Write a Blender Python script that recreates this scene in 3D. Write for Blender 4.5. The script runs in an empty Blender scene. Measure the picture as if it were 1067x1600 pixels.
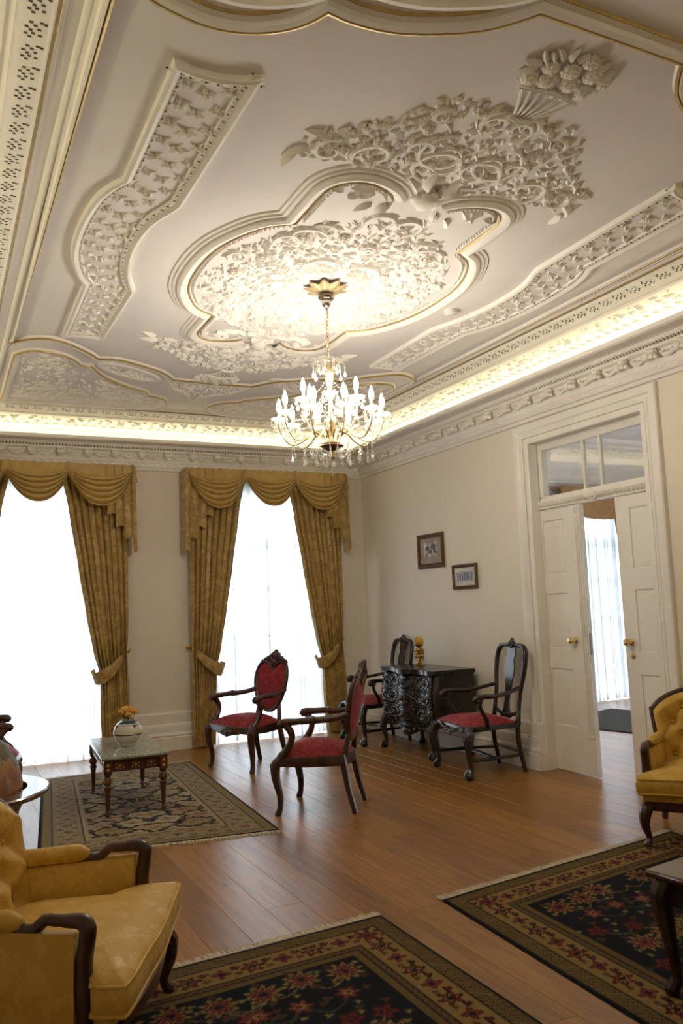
import bpy, math, random
import numpy as np
from mathutils import Vector, Matrix
rnd = random.Random(7)
PI = math.pi
sin, cos = math.sin, math.cos
S = bpy.context.scene
COL = S.collection

# ---------------------------------------------------------------- camera, sky, exposure
cam = bpy.data.cameras.new('camera'); camo = bpy.data.objects.new('camera', cam); COL.objects.link(camo)
camo.matrix_world = Matrix(((0.898328, -0.015585, -0.43905, 0), (-0.437683, -0.118099, -0.891339, 0),
                            (-0.037959, 0.99288, -0.112913, 1.5), (0, 0, 0, 1)))
cam.sensor_fit = 'VERTICAL'; cam.sensor_height = 36; cam.lens = 1290 * 36 / 1600; cam.clip_start = .02
S.camera = camo
W = bpy.data.worlds.new('sky'); S.world = W; W.use_nodes = True
bg = W.node_tree.nodes['Background']; bg.inputs[0].default_value = (.80, .90, 1.0, 1); bg.inputs[1].default_value = 2.6
S.view_settings.view_transform = 'Standard'; S.view_settings.look = 'None'; S.view_settings.gamma = 1
S.view_settings.use_curve_mapping = False; S.view_settings.exposure = 2.0
S.cycles.use_denoising = True; S.cycles.max_bounces = 10; S.cycles.diffuse_bounces = 6; S.cycles.transparent_max_bounces = 24
S.cycles.glossy_bounces = 4; S.cycles.transmission_bounces = 8; S.cycles.sample_clamp_indirect = 6
S.cycles.caustics_reflective = False; S.cycles.caustics_refractive = False
BULB_POWER = 58.0; LED_POWER = 2.7

XL, XR, YF, YB, ZC = -.2, 4.85, -.7, 9.25, 3.67
CX = 2.335

# ---------------------------------------------------------------- mesh helper
class MB:
    def __init__(s): s.v = []; s.f = []; s.m = []
    def add(s, v, f, m=0):
        n = len(s.v); s.v += [tuple(p) for p in v]; s.f += [tuple(i + n for i in q) for q in f]; s.m += [m] * len(f); return s
    def box(s, c, d, rot=0, ch=0, m=0):
        x, y, z = [k / 2 for k in d]
        if ch <= 0:
            v = [(a * x, b * y, e * z) for e in (-1, 1) for a, b in ((-1, -1), (1, -1), (1, 1), (-1, 1))]
            f = [(3, 2, 1, 0), (4, 5, 6, 7)] + [(i, (i + 1) % 4, (i + 1) % 4 + 4, i + 4) for i in range(4)]
        else:
            v = []; f = []
            for zz, k in ((-z, ch), (-z + ch, 0), (z - ch, 0), (z, ch)):
                X, Y = x - k, y - k
                v += [(-X + ch - k, -Y, zz), (X - ch + k, -Y, zz), (X, -Y + ch - k, zz), (X, Y - ch + k, zz), (X - ch + k, Y, zz), (-X + ch - k, Y, zz), (-X, Y - ch + k, zz), (-X, -Y + ch - k, zz)]
            f = [tuple(range(7, -1, -1)), tuple(range(24, 32))]
            for r in range(3): f += [(r * 8 + i, r * 8 + (i + 1) % 8, r * 8 + 8 + (i + 1) % 8, r * 8 + 8 + i) for i in range(8)]
        cr, sr = cos(rot), sin(rot)
        return s.add([(p[0] * cr - p[1] * sr + c[0], p[0] * sr + p[1] * cr + c[1], p[2] + c[2]) for p in v], f, m)
    def tube(s, pts, r, n=8, closed=False, cap=True, m=0, flat=1.0, up=None):
        P = [Vector(p) for p in pts]; k = len(P); rr = r if hasattr(r, '__len__') else [r] * k
        v = []; f = []; prev = None
        for i in range(k):
            a = P[(i - 1) % k] if (i or closed) else P[0]; b = P[(i + 1) % k] if (i < k - 1 or closed) else P[-1]
            t = (b - a)
            if t.length < 1e-9: t = Vector((0, 0, 1))
            t.normalize()
            if up is not None: u = Vector(up) - t * t.dot(Vector(up))
            elif prev is None: u = t.orthogonal()
            else: u = prev - t * t.dot(prev)
            if u.length < 1e-6: u = t.orthogonal()
            u.normalize(); w = t.cross(u); prev = u
            for j in range(n):
                g = 2 * PI * j / n
                v.append(P[i] + (u * cos(g) * flat + w * sin(g)) * rr[i])
        for i in range(k if closed else k - 1):
            o, q = i * n, ((i + 1) % k) * n
            f += [(o + j, o + (j + 1) % n, q + (j + 1) % n, q + j) for j in range(n)]
        if cap and not closed: f += [tuple(range(n - 1, -1, -1)), tuple(range((k - 1) * n, k * n))]
        return s.add(v, f, m)
    def lathe(s, prof, c=(0, 0, 0), n=16, m=0, ax=None, sq=None):
        v = []; f = []
        for r, z in prof:
            for j in range(n):
                g = 2 * PI * (j + .5) / n; q = r
                if sq: q = r * sq(g, z)
                v.append((q * cos(g), q * sin(g), z))
        for i in range(len(prof) - 1):
            f += [(i * n + j, i * n + (j + 1) % n, i * n + n + (j + 1) % n, i * n + n + j) for j in range(n)]
        f += [tuple(range(n - 1, -1, -1)), tuple(range((len(prof) - 1) * n, len(prof) * n))]
        if ax is not None:
            Q = Vector((0, 0, 1)).rotation_difference(Vector(ax)); v = [Q @ Vector(p) for p in v]
        return s.add([(p[0] + c[0], p[1] + c[1], p[2] + c[2]) for p in v], f, m)
    def ball(s, c, r, n=8, k=5, m=0, M=None):
        rx, ry, rz = r if hasattr(r, '__len__') else (r, r, r)
        v = [Vector((0, 0, -rz))]; f = []
        for i in range(1, k):
            a = -PI / 2 + PI * i / k
            v += [Vector((rx * cos(a) * cos(2 * PI * j / n), ry * cos(a) * sin(2 * PI * j / n), rz * sin(a))) for j in range(n)]
        v.append(Vector((0, 0, rz))); L = len(v) - 1
        f += [(0, 1 + (j + 1) % n, 1 + j) for j in range(n)]
        for i in range(k - 2): f += [(1 + i * n + j, 1 + i * n + (j + 1) % n, 1 + i * n + n + (j + 1) % n, 1 + i * n + n + j) for j in range(n)]
        f += [(L, L - n + j, L - n + (j + 1) % n) for j in range(n)]
        if M is not None: v = [M @ p for p in v]
        return s.add([(p[0] + c[0], p[1] + c[1], p[2] + c[2]) for p in v], f, m)
    def grid(s, fn, nu, nv, m=0, cu=False, cv=False):
        a = nu if cu else nu + 1; b = nv if cv else nv + 1
        v = [fn(i / nu, j / nv) for i in range(a) for j in range(b)]
        f = [(i * b + j, ((i + 1) % a) * b + j, ((i + 1) % a) * b + (j + 1) % b, i * b + (j + 1) % b) for i in range(nu) for j in range(nv)]
        return s.add(v, f, m)
    def prism(s, poly, fn, h0, h1, m=0):          # fn(a, b, h) -> point
        n = len(poly); v = [fn(a, b, h0) for a, b in poly] + [fn(a, b, h1) for a, b in poly]
        return s.add(v, [tuple(range(n - 1, -1, -1)), tuple(range(n, 2 * n))] + [(i, (i + 1) % n, n + (i + 1) % n, n + i) for i in range(n)], m)
    def pad(s, poly, fn, bulge, rings=(1, .93, .75, .45), m=0, base=0.0):   # domed cushion over an outline
        n = len(poly); ca = sum(p[0] for p in poly) / n; cb = sum(p[1] for p in poly) / n; v = []; f = []
        for q in rings:
            h = base + bulge * (1 - q ** 2.6)
            v += [fn(ca + (a - ca) * q, cb + (b - cb) * q, h) for a, b in poly]
        v.append(fn(ca, cb, base + bulge))
        for i in range(len(rings) - 1): f += [(i * n + j, i * n + (j + 1) % n, i * n + n + (j + 1) % n, i * n + n + j) for j in range(n)]
        o = (len(rings) - 1) * n; f += [(o + j, o + (j + 1) % n, len(rings) * n) for j in range(n)]
        return s.add(v, f, m)
    def sweep(s, path, prof, fn, closed=False, m=0):   # path 2D, prof (offset to its left-hand normal, height)
        P = path; k = len(P); v = []; f = []; n = len(prof)
        for i in range(k):
            def nrm(a, b):
                dx, dy = b[0] - a[0], b[1] - a[1]; l = math.hypot(dx, dy) or 1; return (-dy / l, dx / l)
            n0 = nrm(P[i - 1], P[i]) if (i or closed) else None
            n1 = nrm(P[i], P[(i + 1) % k]) if (i < k - 1 or closed) else None
            n0 = n0 or n1; n1 = n1 or n0
            d = 1 + n0[0] * n1[0] + n0[1] * n1[1]; d = max(d, .35)
            nx, ny = (n0[0] + n1[0]) / d, (n0[1] + n1[1]) / d
            v += [fn(P[i][0] + nx * o, P[i][1] + ny * o, h) for o, h in prof]
        for i in range(k if closed else k - 1):
            o, q = i * n, ((i + 1) % k) * n
            f += [(o + j, o + j + 1, q + j + 1, q + j) for j in range(n - 1)]
        return s.add(v, f, m)
    def build(s, name, mats, parent=None, smooth=True, ang=38, org=(0, 0, 0)):   # org: the parent's place, for parts laid out in room coordinates
        me = bpy.data.meshes.new(name); me.from_pydata([(p[0] - org[0], p[1] - org[1], p[2] - org[2]) for p in s.v], [], s.f)
        if not isinstance(mats, (list, tuple)): mats = [mats]
        for q in mats: me.materials.append(q)
        if len(mats) > 1: me.polygons.foreach_set('material_index', s.m)
        fix_normals(me)
        if smooth:
            me.polygons.foreach_set('use_smooth', [True] * len(me.polygons)); me.set_sharp_from_angle(angle=math.radians(ang))
        me.update()
        o = bpy.data.objects.new(name, me); COL.objects.link(o)
        if parent: o.parent = parent
        return o
import bmesh
def fix_normals(me):
    bm = bmesh.new(); bm.from_mesh(me); bmesh.ops.recalc_face_normals(bm, faces=bm.faces); bm.to_mesh(me); bm.free()
def spl(pts, n=5, closed=False):                      # Catmull-Rom through points of any dimension
    P = [np.array(p, float) for p in pts]; k = len(P); out = []
    for i in range(k if closed else k - 1):
        a = P[(i - 1) % k] if (closed or i) else 2 * P[0] - P[1]; b = P[i]; c = P[(i + 1) % k]
        d = P[(i + 2) % k] if (closed or i < k - 2) else 2 * P[-1] - P[-2]
        for j in range(n):
            t = j / n
            out.append(tuple(.5 * (2 * b + (c - a) * t + (2 * a - 5 * b + 4 * c - d) * t * t + (3 * b - 3 * c + d - a) * t ** 3)))
    if not closed: out.append(tuple(P[-1]))
    return out
def limb(mb, pts, n=8, seg=4, m=0, flat=1.0):          # pts (x, y, z, radius)
    q = spl(pts, seg); return mb.tube([p[:3] for p in q], [max(p[3], .002) for p in q], n, m=m, flat=flat)
def thing(name, label, cat, loc=(0, 0, 0), rz=0, group=None):
    o = bpy.data.objects.new(name, None); COL.objects.link(o); o.location = loc; o.rotation_euler = (0, 0, rz); o.empty_display_size = .1
    return tag(o, label, cat, group)
def tag(o, label, cat, group=None):
    o['label'] = label; o['category'] = cat
    if group: o['group'] = group
    return o
def struct(o): o['kind'] = 'structure'; return o
def stuff(o): o['kind'] = 'stuff'; return o
def dup(root, loc, rz, label=None, group=None):
    r = root.copy(); COL.objects.link(r); r.location = loc; r.rotation_euler = (0, 0, rz)
    if label: r['label'] = label
    if group: r['group'] = group
    def kids(a, b):
        for ch in list(a.children):
            c = ch.copy(); COL.objects.link(c); c.parent = b; kids(ch, c)
    kids(root, r); return r
def inst(o, parent, loc, rz=0, sc=None, rx=0, ry=0):
    c = o.copy(); COL.objects.link(c); c.parent = parent; c.location = loc; c.rotation_euler = (rx, ry, rz)
    if sc: c.scale = sc if hasattr(sc, '__len__') else (sc, sc, sc)
    return c
XYZ = lambda a, b, h: (a, b, h)

# ---------------------------------------------------------------- materials
def nt(name):
    m = bpy.data.materials.new(name); m.use_nodes = True; t = m.node_tree
    b = t.nodes['Principled BSDF']; return m, t, b
def N(t, typ, **kw):
    n = t.nodes.new(typ)
    for k, v in kw.items():
        if k.startswith('i_'):
            key = k[2:]; key = int(key) if key.isdigit() else key.replace('_', ' ')
            n.inputs[key].default_value = v
        else: setattr(n, k, v)
    return n
def ramp(t, fac, stops):
    r = t.nodes.new('ShaderNodeValToRGB'); e = r.color_ramp.elements
    while len(e) < len(stops): e.new(.5)
    for q, (p, c) in zip(e, stops): q.position = p; q.color = (*c, 1) if len(c) == 3 else c
    t.links.new(fac, r.inputs[0]); return r.outputs[0]
def coords(t, scale=(1, 1, 1), kind='Object', rand=False):
    tc = N(t, 'ShaderNodeTexCoord'); mp = N(t, 'ShaderNodeMapping'); mp.inputs['Scale'].default_value = scale
    t.links.new(tc.outputs[kind], mp.inputs['Vector'])
    if rand:
        oi = N(t, 'ShaderNodeObjectInfo'); mu = N(t, 'ShaderNodeVectorMath', operation='SCALE'); mu.inputs[0].default_value = (37, 19, 11)
        t.links.new(oi.outputs['Random'], mu.inputs['Scale']); t.links.new(mu.outputs[0], mp.inputs['Location'])
    return mp.outputs[0]
def bump(t, b, h, strength=.3, dist=.01):
    q = N(t, 'ShaderNodeBump'); q.inputs['Strength'].default_value = strength; q.inputs['Distance'].default_value = dist
    t.links.new(h, q.inputs['Height']); t.links.new(q.outputs[0], b.inputs['Normal'])
def simple(name, col, rough=.5, metal=0, var=.12, sc=8, bs=0, bsc=60, spec=.5, scale=(1, 1, 1), coat=0, sheen=0, rand=False):
    m, t, b = nt(name); v = coords(t, scale, rand=rand)
    n = N(t, 'ShaderNodeTexNoise', i_Scale=sc, i_Detail=4); t.links.new(v, n.inputs['Vector'])
    c = ramp(t, n.outputs[0], [(.3, tuple(k * (1 - var) for k in col)), (.7, tuple(min(1, k * (1 + var)) for k in col))])
    t.links.new(c, b.inputs['Base Color']); b.inputs['Roughness'].default_value = rough; b.inputs['Metallic'].default_value = metal
    b.inputs['Specular IOR Level'].default_value = spec; b.inputs['Coat Weight'].default_value = coat; b.inputs['Coat Roughness'].default_value = .15
    if sheen: b.inputs['Sheen Weight'].default_value = sheen; b.inputs['Sheen Roughness'].default_value = .4
    if bs:
        n2 = N(t, 'ShaderNodeTexNoise', i_Scale=bsc, i_Detail=3); t.links.new(v, n2.inputs['Vector']); bump(t, b, n2.outputs[0], bs)
    return m
def damask(name, c1, c2, sc=7, rough=(.42, .62), sheen=.3, stretch=(1, 1, .7), edge=.52, wv=180):
    m, t, b = nt(name); v = coords(t, stretch)
    n0 = N(t, 'ShaderNodeTexNoise', i_Scale=sc * .6, i_Detail=2); t.links.new(v, n0.inputs['Vector'])
    mx = N(t, 'ShaderNodeMix', data_type='VECTOR'); mx.inputs['Factor'].default_value = .12; t.links.new(v, mx.inputs[4]); t.links.new(n0.outputs['Color'], mx.inputs[5])
    vo = N(t, 'ShaderNodeTexVoronoi', i_Scale=sc, feature='SMOOTH_F1'); t.links.new(mx.outputs[1], vo.inputs['Vector'])
    wa = N(t, 'ShaderNodeTexNoise', i_Scale=sc * 3.2, i_Detail=1); t.links.new(mx.outputs[1], wa.inputs['Vector'])
    su = N(t, 'ShaderNodeMath', operation='MULTIPLY_ADD'); t.links.new(wa.outputs[0], su.inputs[0]); su.inputs[1].default_value = .9; t.links.new(vo.outputs[0], su.inputs[2])
    fc = ramp(t, su.outputs[0], [(edge + .26, (0, 0, 0)), (edge + .34, (1, 1, 1))])
    mc = N(t, 'ShaderNodeMix', data_type='RGBA'); t.links.new(fc, mc.inputs['Factor']); mc.inputs[6].default_value = (*c1, 1); mc.inputs[7].default_value = (*c2, 1)
    t.links.new(mc.outputs[2], b.inputs['Base Color'])
    mr = N(t, 'ShaderNodeMapRange'); t.links.new(fc, mr.inputs[0]); mr.inputs[3].default_value = rough[0]; mr.inputs[4].default_value = rough[1]
    t.links.new(mr.outputs[0], b.inputs['Roughness']); b.inputs['Sheen Weight'].default_value = sheen
    w = N(t, 'ShaderNodeTexNoise', i_Scale=wv, i_Detail=2); t.links.new(v, w.inputs['Vector']); bump(t, b, w.outputs[0], .15, .004)
    return m
def wood(name, c1, c2, sc=3, rough=.35, stretch=(1, 1, .12), coat=.2, bs=.05):
    m, t, b = nt(name); v = coords(t, stretch)
    n = N(t, 'ShaderNodeTexNoise', i_Scale=sc * 6, i_Detail=6, i_Distortion=.6); t.links.new(v, n.inputs['Vector'])
    c = ramp(t, n.outputs[0], [(.3, c1), (.72, c2)]); t.links.new(c, b.inputs['Base Color']); b.inputs['Roughness'].default_value = rough
    b.inputs['Coat Weight'].default_value = coat; b.inputs['Coat Roughness'].default_value = .2
    if bs: bump(t, b, n.outputs[0], bs)
    return m
def attr_mat(name, rough=.95):
    m, t, b = nt(name); a = N(t, 'ShaderNodeVertexColor', layer_name='pattern')
    v = coords(t); n = N(t, 'ShaderNodeTexNoise', i_Scale=160, i_Detail=2); t.links.new(v, n.inputs['Vector'])
    r = ramp(t, n.outputs[0], [(.3, (.72, .72, .72)), (.7, (1.15, 1.15, 1.15))])
    mc = N(t, 'ShaderNodeMix', data_type='RGBA', blend_type='MULTIPLY'); mc.inputs['Factor'].default_value = 1; t.links.new(a.outputs[0], mc.inputs[6]); t.links.new(r, mc.inputs[7])
    t.links.new(mc.outputs[2], b.inputs['Base Color']); b.inputs['Roughness'].default_value = rough; b.inputs['Specular IOR Level'].default_value = .15
    bump(t, b, n.outputs[0], .5, .004); return m
def emit(name, col, st):
    m, t, b = nt(name); t.nodes.remove(b); e = N(t, 'ShaderNodeEmission'); e.inputs[0].default_value = (*col, 1); e.inputs[1].default_value = st
    t.links.new(e.outputs[0], t.nodes['Material Output'].inputs[0]); return m
def thin_glass(name, tint=(1, 1, 1), refl=.08):
    m, t, b = nt(name); t.nodes.remove(b); tr = N(t, 'ShaderNodeBsdfTransparent'); tr.inputs[0].default_value = (*tint, 1)
    gl = N(t, 'ShaderNodeBsdfGlossy'); gl.inputs['Roughness'].default_value = .02; mx = N(t, 'ShaderNodeMixShader'); lw = N(t, 'ShaderNodeLayerWeight'); lw.inputs[0].default_value = .3
    mr = N(t, 'ShaderNodeMapRange'); t.links.new(lw.outputs['Facing'], mr.inputs[0]); mr.inputs[3].default_value = refl * .5; mr.inputs[4].default_value = min(1, refl * 5)
    t.links.new(mr.outputs[0], mx.inputs[0]); t.links.new(tr.outputs[0], mx.inputs[1]); t.links.new(gl.outputs[0], mx.inputs[2]); t.links.new(mx.outputs[0], t.nodes['Material Output'].inputs[0]); return m
def sheer_mat(name):
    m, t, b = nt(name); t.nodes.remove(b)
    tl = N(t, 'ShaderNodeBsdfTranslucent'); l2 = N(t, 'ShaderNodeLayerWeight'); l2.inputs[0].default_value = .5; t.links.new(ramp(t, l2.outputs['Facing'], [(.08, (.76, .78, .80)), (.42, (.24, .27, .31))]), tl.inputs[0]); df = N(t, 'ShaderNodeBsdfDiffuse'); df.inputs[0].default_value = (.9, .91, .94, 1)  # fold shade put into the colour: darker where the cloth turns edge-on
    tr = N(t, 'ShaderNodeBsdfTransparent'); v = coords(t, (1, 1, 1)); n = N(t, 'ShaderNodeTexNoise', i_Scale=220, i_Detail=1); t.links.new(v, n.inputs['Vector'])
    a = N(t, 'ShaderNodeMixShader'); a.inputs[0].default_value = .3; t.links.new(tl.outputs[0], a.inputs[1]); t.links.new(df.outputs[0], a.inputs[2])
    lw = N(t, 'ShaderNodeLayerWeight'); lw.inputs[0].default_value = .5; mr = N(t, 'ShaderNodeMapRange'); t.links.new(lw.outputs['Facing'], mr.inputs[0]); mr.inputs[1].default_value = .0; mr.inputs[2].default_value = .75; mr.inputs[3].default_value = .07; mr.inputs[4].default_value = .0
    c = N(t, 'ShaderNodeMixShader'); t.links.new(mr.outputs[0], c.inputs[0]); t.links.new(a.outputs[0], c.inputs[1]); t.links.new(tr.outputs[0], c.inputs[2])
    t.links.new(c.outputs[0], t.nodes['Material Output'].inputs[0]); return m
def wall_mat(name, col):
    m, t, b = nt(name); v = coords(t, (1, 1, 1)); n = N(t, 'ShaderNodeTexNoise', i_Scale=9, i_Detail=5, i_Distortion=1.2); t.links.new(v, n.inputs['Vector'])
    v2 = coords(t, (160, 160, 12)); n2 = N(t, 'ShaderNodeTexNoise', i_Scale=1, i_Detail=2); t.links.new(v2, n2.inputs['Vector'])
    ad = N(t, 'ShaderNodeMath', operation='MULTIPLY_ADD'); t.links.new(n2.outputs[0], ad.inputs[0]); ad.inputs[1].default_value = .6; t.links.new(n.outputs[0], ad.inputs[2])
    c = ramp(t, ad.outputs[0], [(.5, tuple(k * .975 for k in col)), (1.05, tuple(k * 1.02 for k in col))]); t.links.new(c, b.inputs['Base Color'])
    b.inputs['Roughness'].default_value = .75; b.inputs['Specular IOR Level'].default_value = .25; bump(t, b, n2.outputs[0], .12, .002); return m
def floor_mat(name):
    m, t, b = nt(name); v = coords(t, (1, .07, 1), rand=True)
    n = N(t, 'ShaderNodeTexNoise', i_Scale=28, i_Detail=7, i_Distortion=.8); t.links.new(v, n.inputs['Vector'])
    c = ramp(t, n.outputs[0], [(.25, (.20, .080, .011)), (.55, (.33, .145, .022)), (.8, (.42, .205, .036))])
    oi = N(t, 'ShaderNodeObjectInfo'); r = ramp(t, oi.outputs['Random'], [(0, (.78, .76, .72)), (.5, (1, 1, 1)), (1, (1.14, 1.1, 1.05))])
    mc = N(t, 'ShaderNodeMix', data_type='RGBA', blend_type='MULTIPLY'); mc.inputs['Factor'].default_value = 1; t.links.new(c, mc.inputs[6]); t.links.new(r, mc.inputs[7])
    v3 = coords(t, (1, .45, 1), rand=True); vo = N(t, 'ShaderNodeTexVoronoi', i_Scale=5.5); t.links.new(v3, vo.inputs['Vector'])
    kn = ramp(t, vo.outputs[0], [(.035, (.28, .22, .18)), (.11, (1, 1, 1))])
    mk = N(t, 'ShaderNodeMix', data_type='RGBA', blend_type='MULTIPLY'); mk.inputs['Factor'].default_value = .8; t.links.new(mc.outputs[2], mk.inputs[6]); t.links.new(kn, mk.inputs[7])
    t.links.new(mk.outputs[2], b.inputs['Base Color']); b.inputs["Roughness"].default_value = .32; b.inputs["Specular IOR Level"].default_value = .5; b.inputs['Coat Weight'].default_value = .18; b.inputs['Coat Roughness'].default_value = .25
    bump(t, b, n.outputs[0], .06, .003); return m
def marble_mat(name):
    m, t, b = nt(name); v = coords(t, (1, .35, 1)); n = N(t, 'ShaderNodeTexNoise', i_Scale=26, i_Detail=8, i_Distortion=2.5); t.links.new(v, n.inputs['Vector'])
    c = ramp(t, n.outputs[0], [(.3, (.16, .18, .15)), (.48, (.30, .33, .28)), (.6, (.40, .42, .36)), (.75, (.23, .26, .22))]); t.links.new(c, b.inputs['Base Color']); b.inputs['Roughness'].default_value = .12; return m
PLASTER = simple('ivory_plaster', (.87, .835, .77), .7, var=.03, sc=3, bs=.03, bsc=90, spec=.3)
CEIL = simple('ceiling_paint', (.84, .80, .765), .8, var=.03, sc=2, bs=.02, bsc=120, spec=.25)
GOLD = simple('gilding', (.46, .33, .11), .42, .35, var=.15, sc=20)
HOLE_SHADE = simple('pierced_shadow', (.10, .07, .04), .9, var=.1)  # dark colour painted for the shade inside piercings, nothing is cut
WALL = wall_mat('woven_wall_fabric', (.80, .74, .63))
WPAINT = simple('ivory_gloss_paint', (.83, .79, .71), .42, var=.03, sc=4)
TRIMW = simple('white_gloss_paint', (.84, .81, .735), .4, var=.03, sc=4)
FLOOR = floor_mat('oiled_pine_planks')
SUBF = simple('floor_joint', (.10, .05, .018), .8)
DRAPE = damask('gold_damask', (.50, .33, .095), (.37, .235, .06), 17, (.4, .55), .25, (1, .3, .75))
SWAGM = simple('gold_satin', (.48, .32, .09), .42, var=.1, sc=14, bs=.06, bsc=140, sheen=.3)
SHEER = sheer_mat('white_voile')
GLASS = thin_glass('window_glass')
MAHO = wood('dark_mahogany', (.022, .007, .004), (.075, .026, .014), 3, .3, coat=.35)
BLACKW = wood('blackened_oak', (.008, .007, .006), (.026, .020, .017), 4, .26, coat=.3)
REDV = damask('crimson_damask', (.33, .010, .018), (.24, .005, .011), 30, (.6, .75), .08, (1, 1, 1))
YELV = damask('yellow_damask', (.66, .42, .075), (.60, .365, .052), 13, (.42, .6), .12, (1, 1, 1))
MARBLE = marble_mat('grey_green_marble')
BRASS = simple('polished_brass', (.80, .58, .25), .18, 1, var=.08)
OLDGOLD = simple('old_gold_metal', (.45, .27, .07), .35, .9, var=.3, sc=30)
BULB = emit('lit_bulb', (1, .90, .76), BULB_POWER)
LED = emit('led_strip', (1, .93, .64), LED_POWER)
def crystal(name):
    m, t, b = nt(name); t.nodes.remove(b); tr = N(t, 'ShaderNodeBsdfTransparent'); tr.inputs[0].default_value = (.97, .97, .95, 1)
    gl = N(t, 'ShaderNodeBsdfGlossy'); gl.inputs['Roughness'].default_value = .08; tl = N(t, 'ShaderNodeBsdfTranslucent'); tl.inputs[0].default_value = (.95, .93, .88, 1)
    lw = N(t, 'ShaderNodeLayerWeight'); lw.inputs[0].default_value = .45; a = N(t, 'ShaderNodeMixShader'); a.inputs[0].default_value = .35; t.links.new(gl.outputs[0], a.inputs[1]); t.links.new(tl.outputs[0], a.inputs[2])
    mr = N(t, 'ShaderNodeMapRange'); t.links.new(lw.outputs['Facing'], mr.inputs[0]); mr.inputs[3].default_value = .16; mr.inputs[4].default_value = .8
    mx = N(t, 'ShaderNodeMixShader'); t.links.new(mr.outputs[0], mx.inputs[0]); t.links.new(tr.outputs[0], mx.inputs[1]); t.links.new(a.outputs[0], mx.inputs[2]); t.links.new(mx.outputs[0], t.nodes['Material Output'].inputs[0]); return m
CRYSTAL = crystal('cut_crystal')
RUG = attr_mat('wool_pile')
FRINGE = simple('cotton_fringe', (.58, .50, .36), .9, var=.25, sc=60)
# ================================================================ room shell
def wallbox(mb, a, b, m=0):
    mb.box([(p + q) / 2 for p, q in zip(a, b)], [abs(q - p) for p, q in zip(a, b)], m=m)
WIN = [(.92, 'the marble table'), (3.51, 'red chairs')]; WH = .74; WT = 2.92
b = MB(); xs = [XL - .3] + [x for w, _ in WIN for x in (w - WH, w + WH)] + [XR + .2]
for i in range(0, len(xs), 2): wallbox(b, (xs[i], YB, 0), (xs[i + 1], YB + .35, 4.0))
for w, _ in WIN: wallbox(b, (w - WH, YB, WT), (w + WH, YB + .35, 4.0))
WBK = struct(b.build('wall_back', WALL, smooth=False))
DY0, DY1, DH = 4.56, 5.93, 2.91; DX = 5.06
b = MB(); wallbox(b, (XR, YF - .2, 0), (DX, DY0 - .5, 4.0)); wallbox(b, (XR, DY1 + .5, 0), (DX, YB, 4.0)); wallbox(b, (XR, DY0 - .5, DH), (DX, DY1 + .5, 4.0))
for y0, y1 in ((DY0 - .5, DY0), (DY1, DY1 + .5)):      # pockets the sliding leaves run in
    wallbox(b, (XR, y0, 0), (XR + .075, y1, DH)); wallbox(b, (DX - .05, y0, 0), (DX, y1, DH))
WRT = struct(b.build('wall_right', WALL, smooth=False))
b = MB(); wallbox(b, (XL - .5, YF - .2, 0), (XL - .25, YB, 4.0)); wallbox(b, (XL - .25, YF - .2, 3.09), (XL, YB, 4.0)); WLF = struct(b.build('wall_left', WALL, smooth=False))
b = MB(); wallbox(b, (XL - .25, YF - .2, 0), (XR, YF, 4.0)); WFR = struct(b.build('wall_front', WALL, smooth=False))
b = MB(); wallbox(b, (XL, YF, ZC), (XR, YB, ZC + .2)); CEILO = struct(b.build('ceiling', CEIL, smooth=False))
# ---- floor of single planks running towards the windows
b = MB(); wallbox(b, (XL - .25, YF, -.12), (XR, YB, -.022)); FLO = struct(b.build('floor', SUBF, smooth=False))
pm = {}
def plank_mesh(w, L, mat):
    k = (round(w, 3), round(L, 3))
    if k not in pm:
        q = MB(); X, Y, c = w / 2 - .0004, L / 2 - .0004, .0013
        v = [(-X, -Y, -.022), (X, -Y, -.022), (X, Y, -.022), (-X, Y, -.022), (-X, -Y, -c), (X, -Y, -c), (X, Y, -c), (-X, Y, -c), (-X + c, -Y + c, 0), (X - c, -Y + c, 0), (X - c, Y - c, 0), (-X + c, Y - c, 0)]
        f = [(8, 9, 10, 11)] + [(r * 4 + i, r * 4 + (i + 1) % 4, r * 4 + 4 + (i + 1) % 4, r * 4 + 4 + i) for r in (0, 1) for i in range(4)]
        q.add(v, f); o = q.build('plank', mat, smooth=False); me = o.data; bpy.data.objects.remove(o); pm[k] = me
    return pm[k]
def lay(parent, x0, x1, y0, y1, w, lens, mat, ax='y'):
    n = round((x1 - x0) / w); w = (x1 - x0) / n
    for i in range(n):
        y = y0 - rnd.choice((0, .4, .8, 1.2))
        while y < y1 - .01:
            L = rnd.choice(lens); a, e = max(y, y0), min(y + L, y1); y += L
            if e - a < .25: continue
            a, e = round(a, 2), round(e, 2)
            o = bpy.data.objects.new('plank', plank_mesh(w, e - a, mat)); COL.objects.link(o); o.parent = parent; o.location = (x0 + (i + .5) * w, (a + e) / 2, 0)
lay(FLO, XL - .25, XR, YF, YB, .195, (2.0, 2.4, 2.8), FLOOR)
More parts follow.
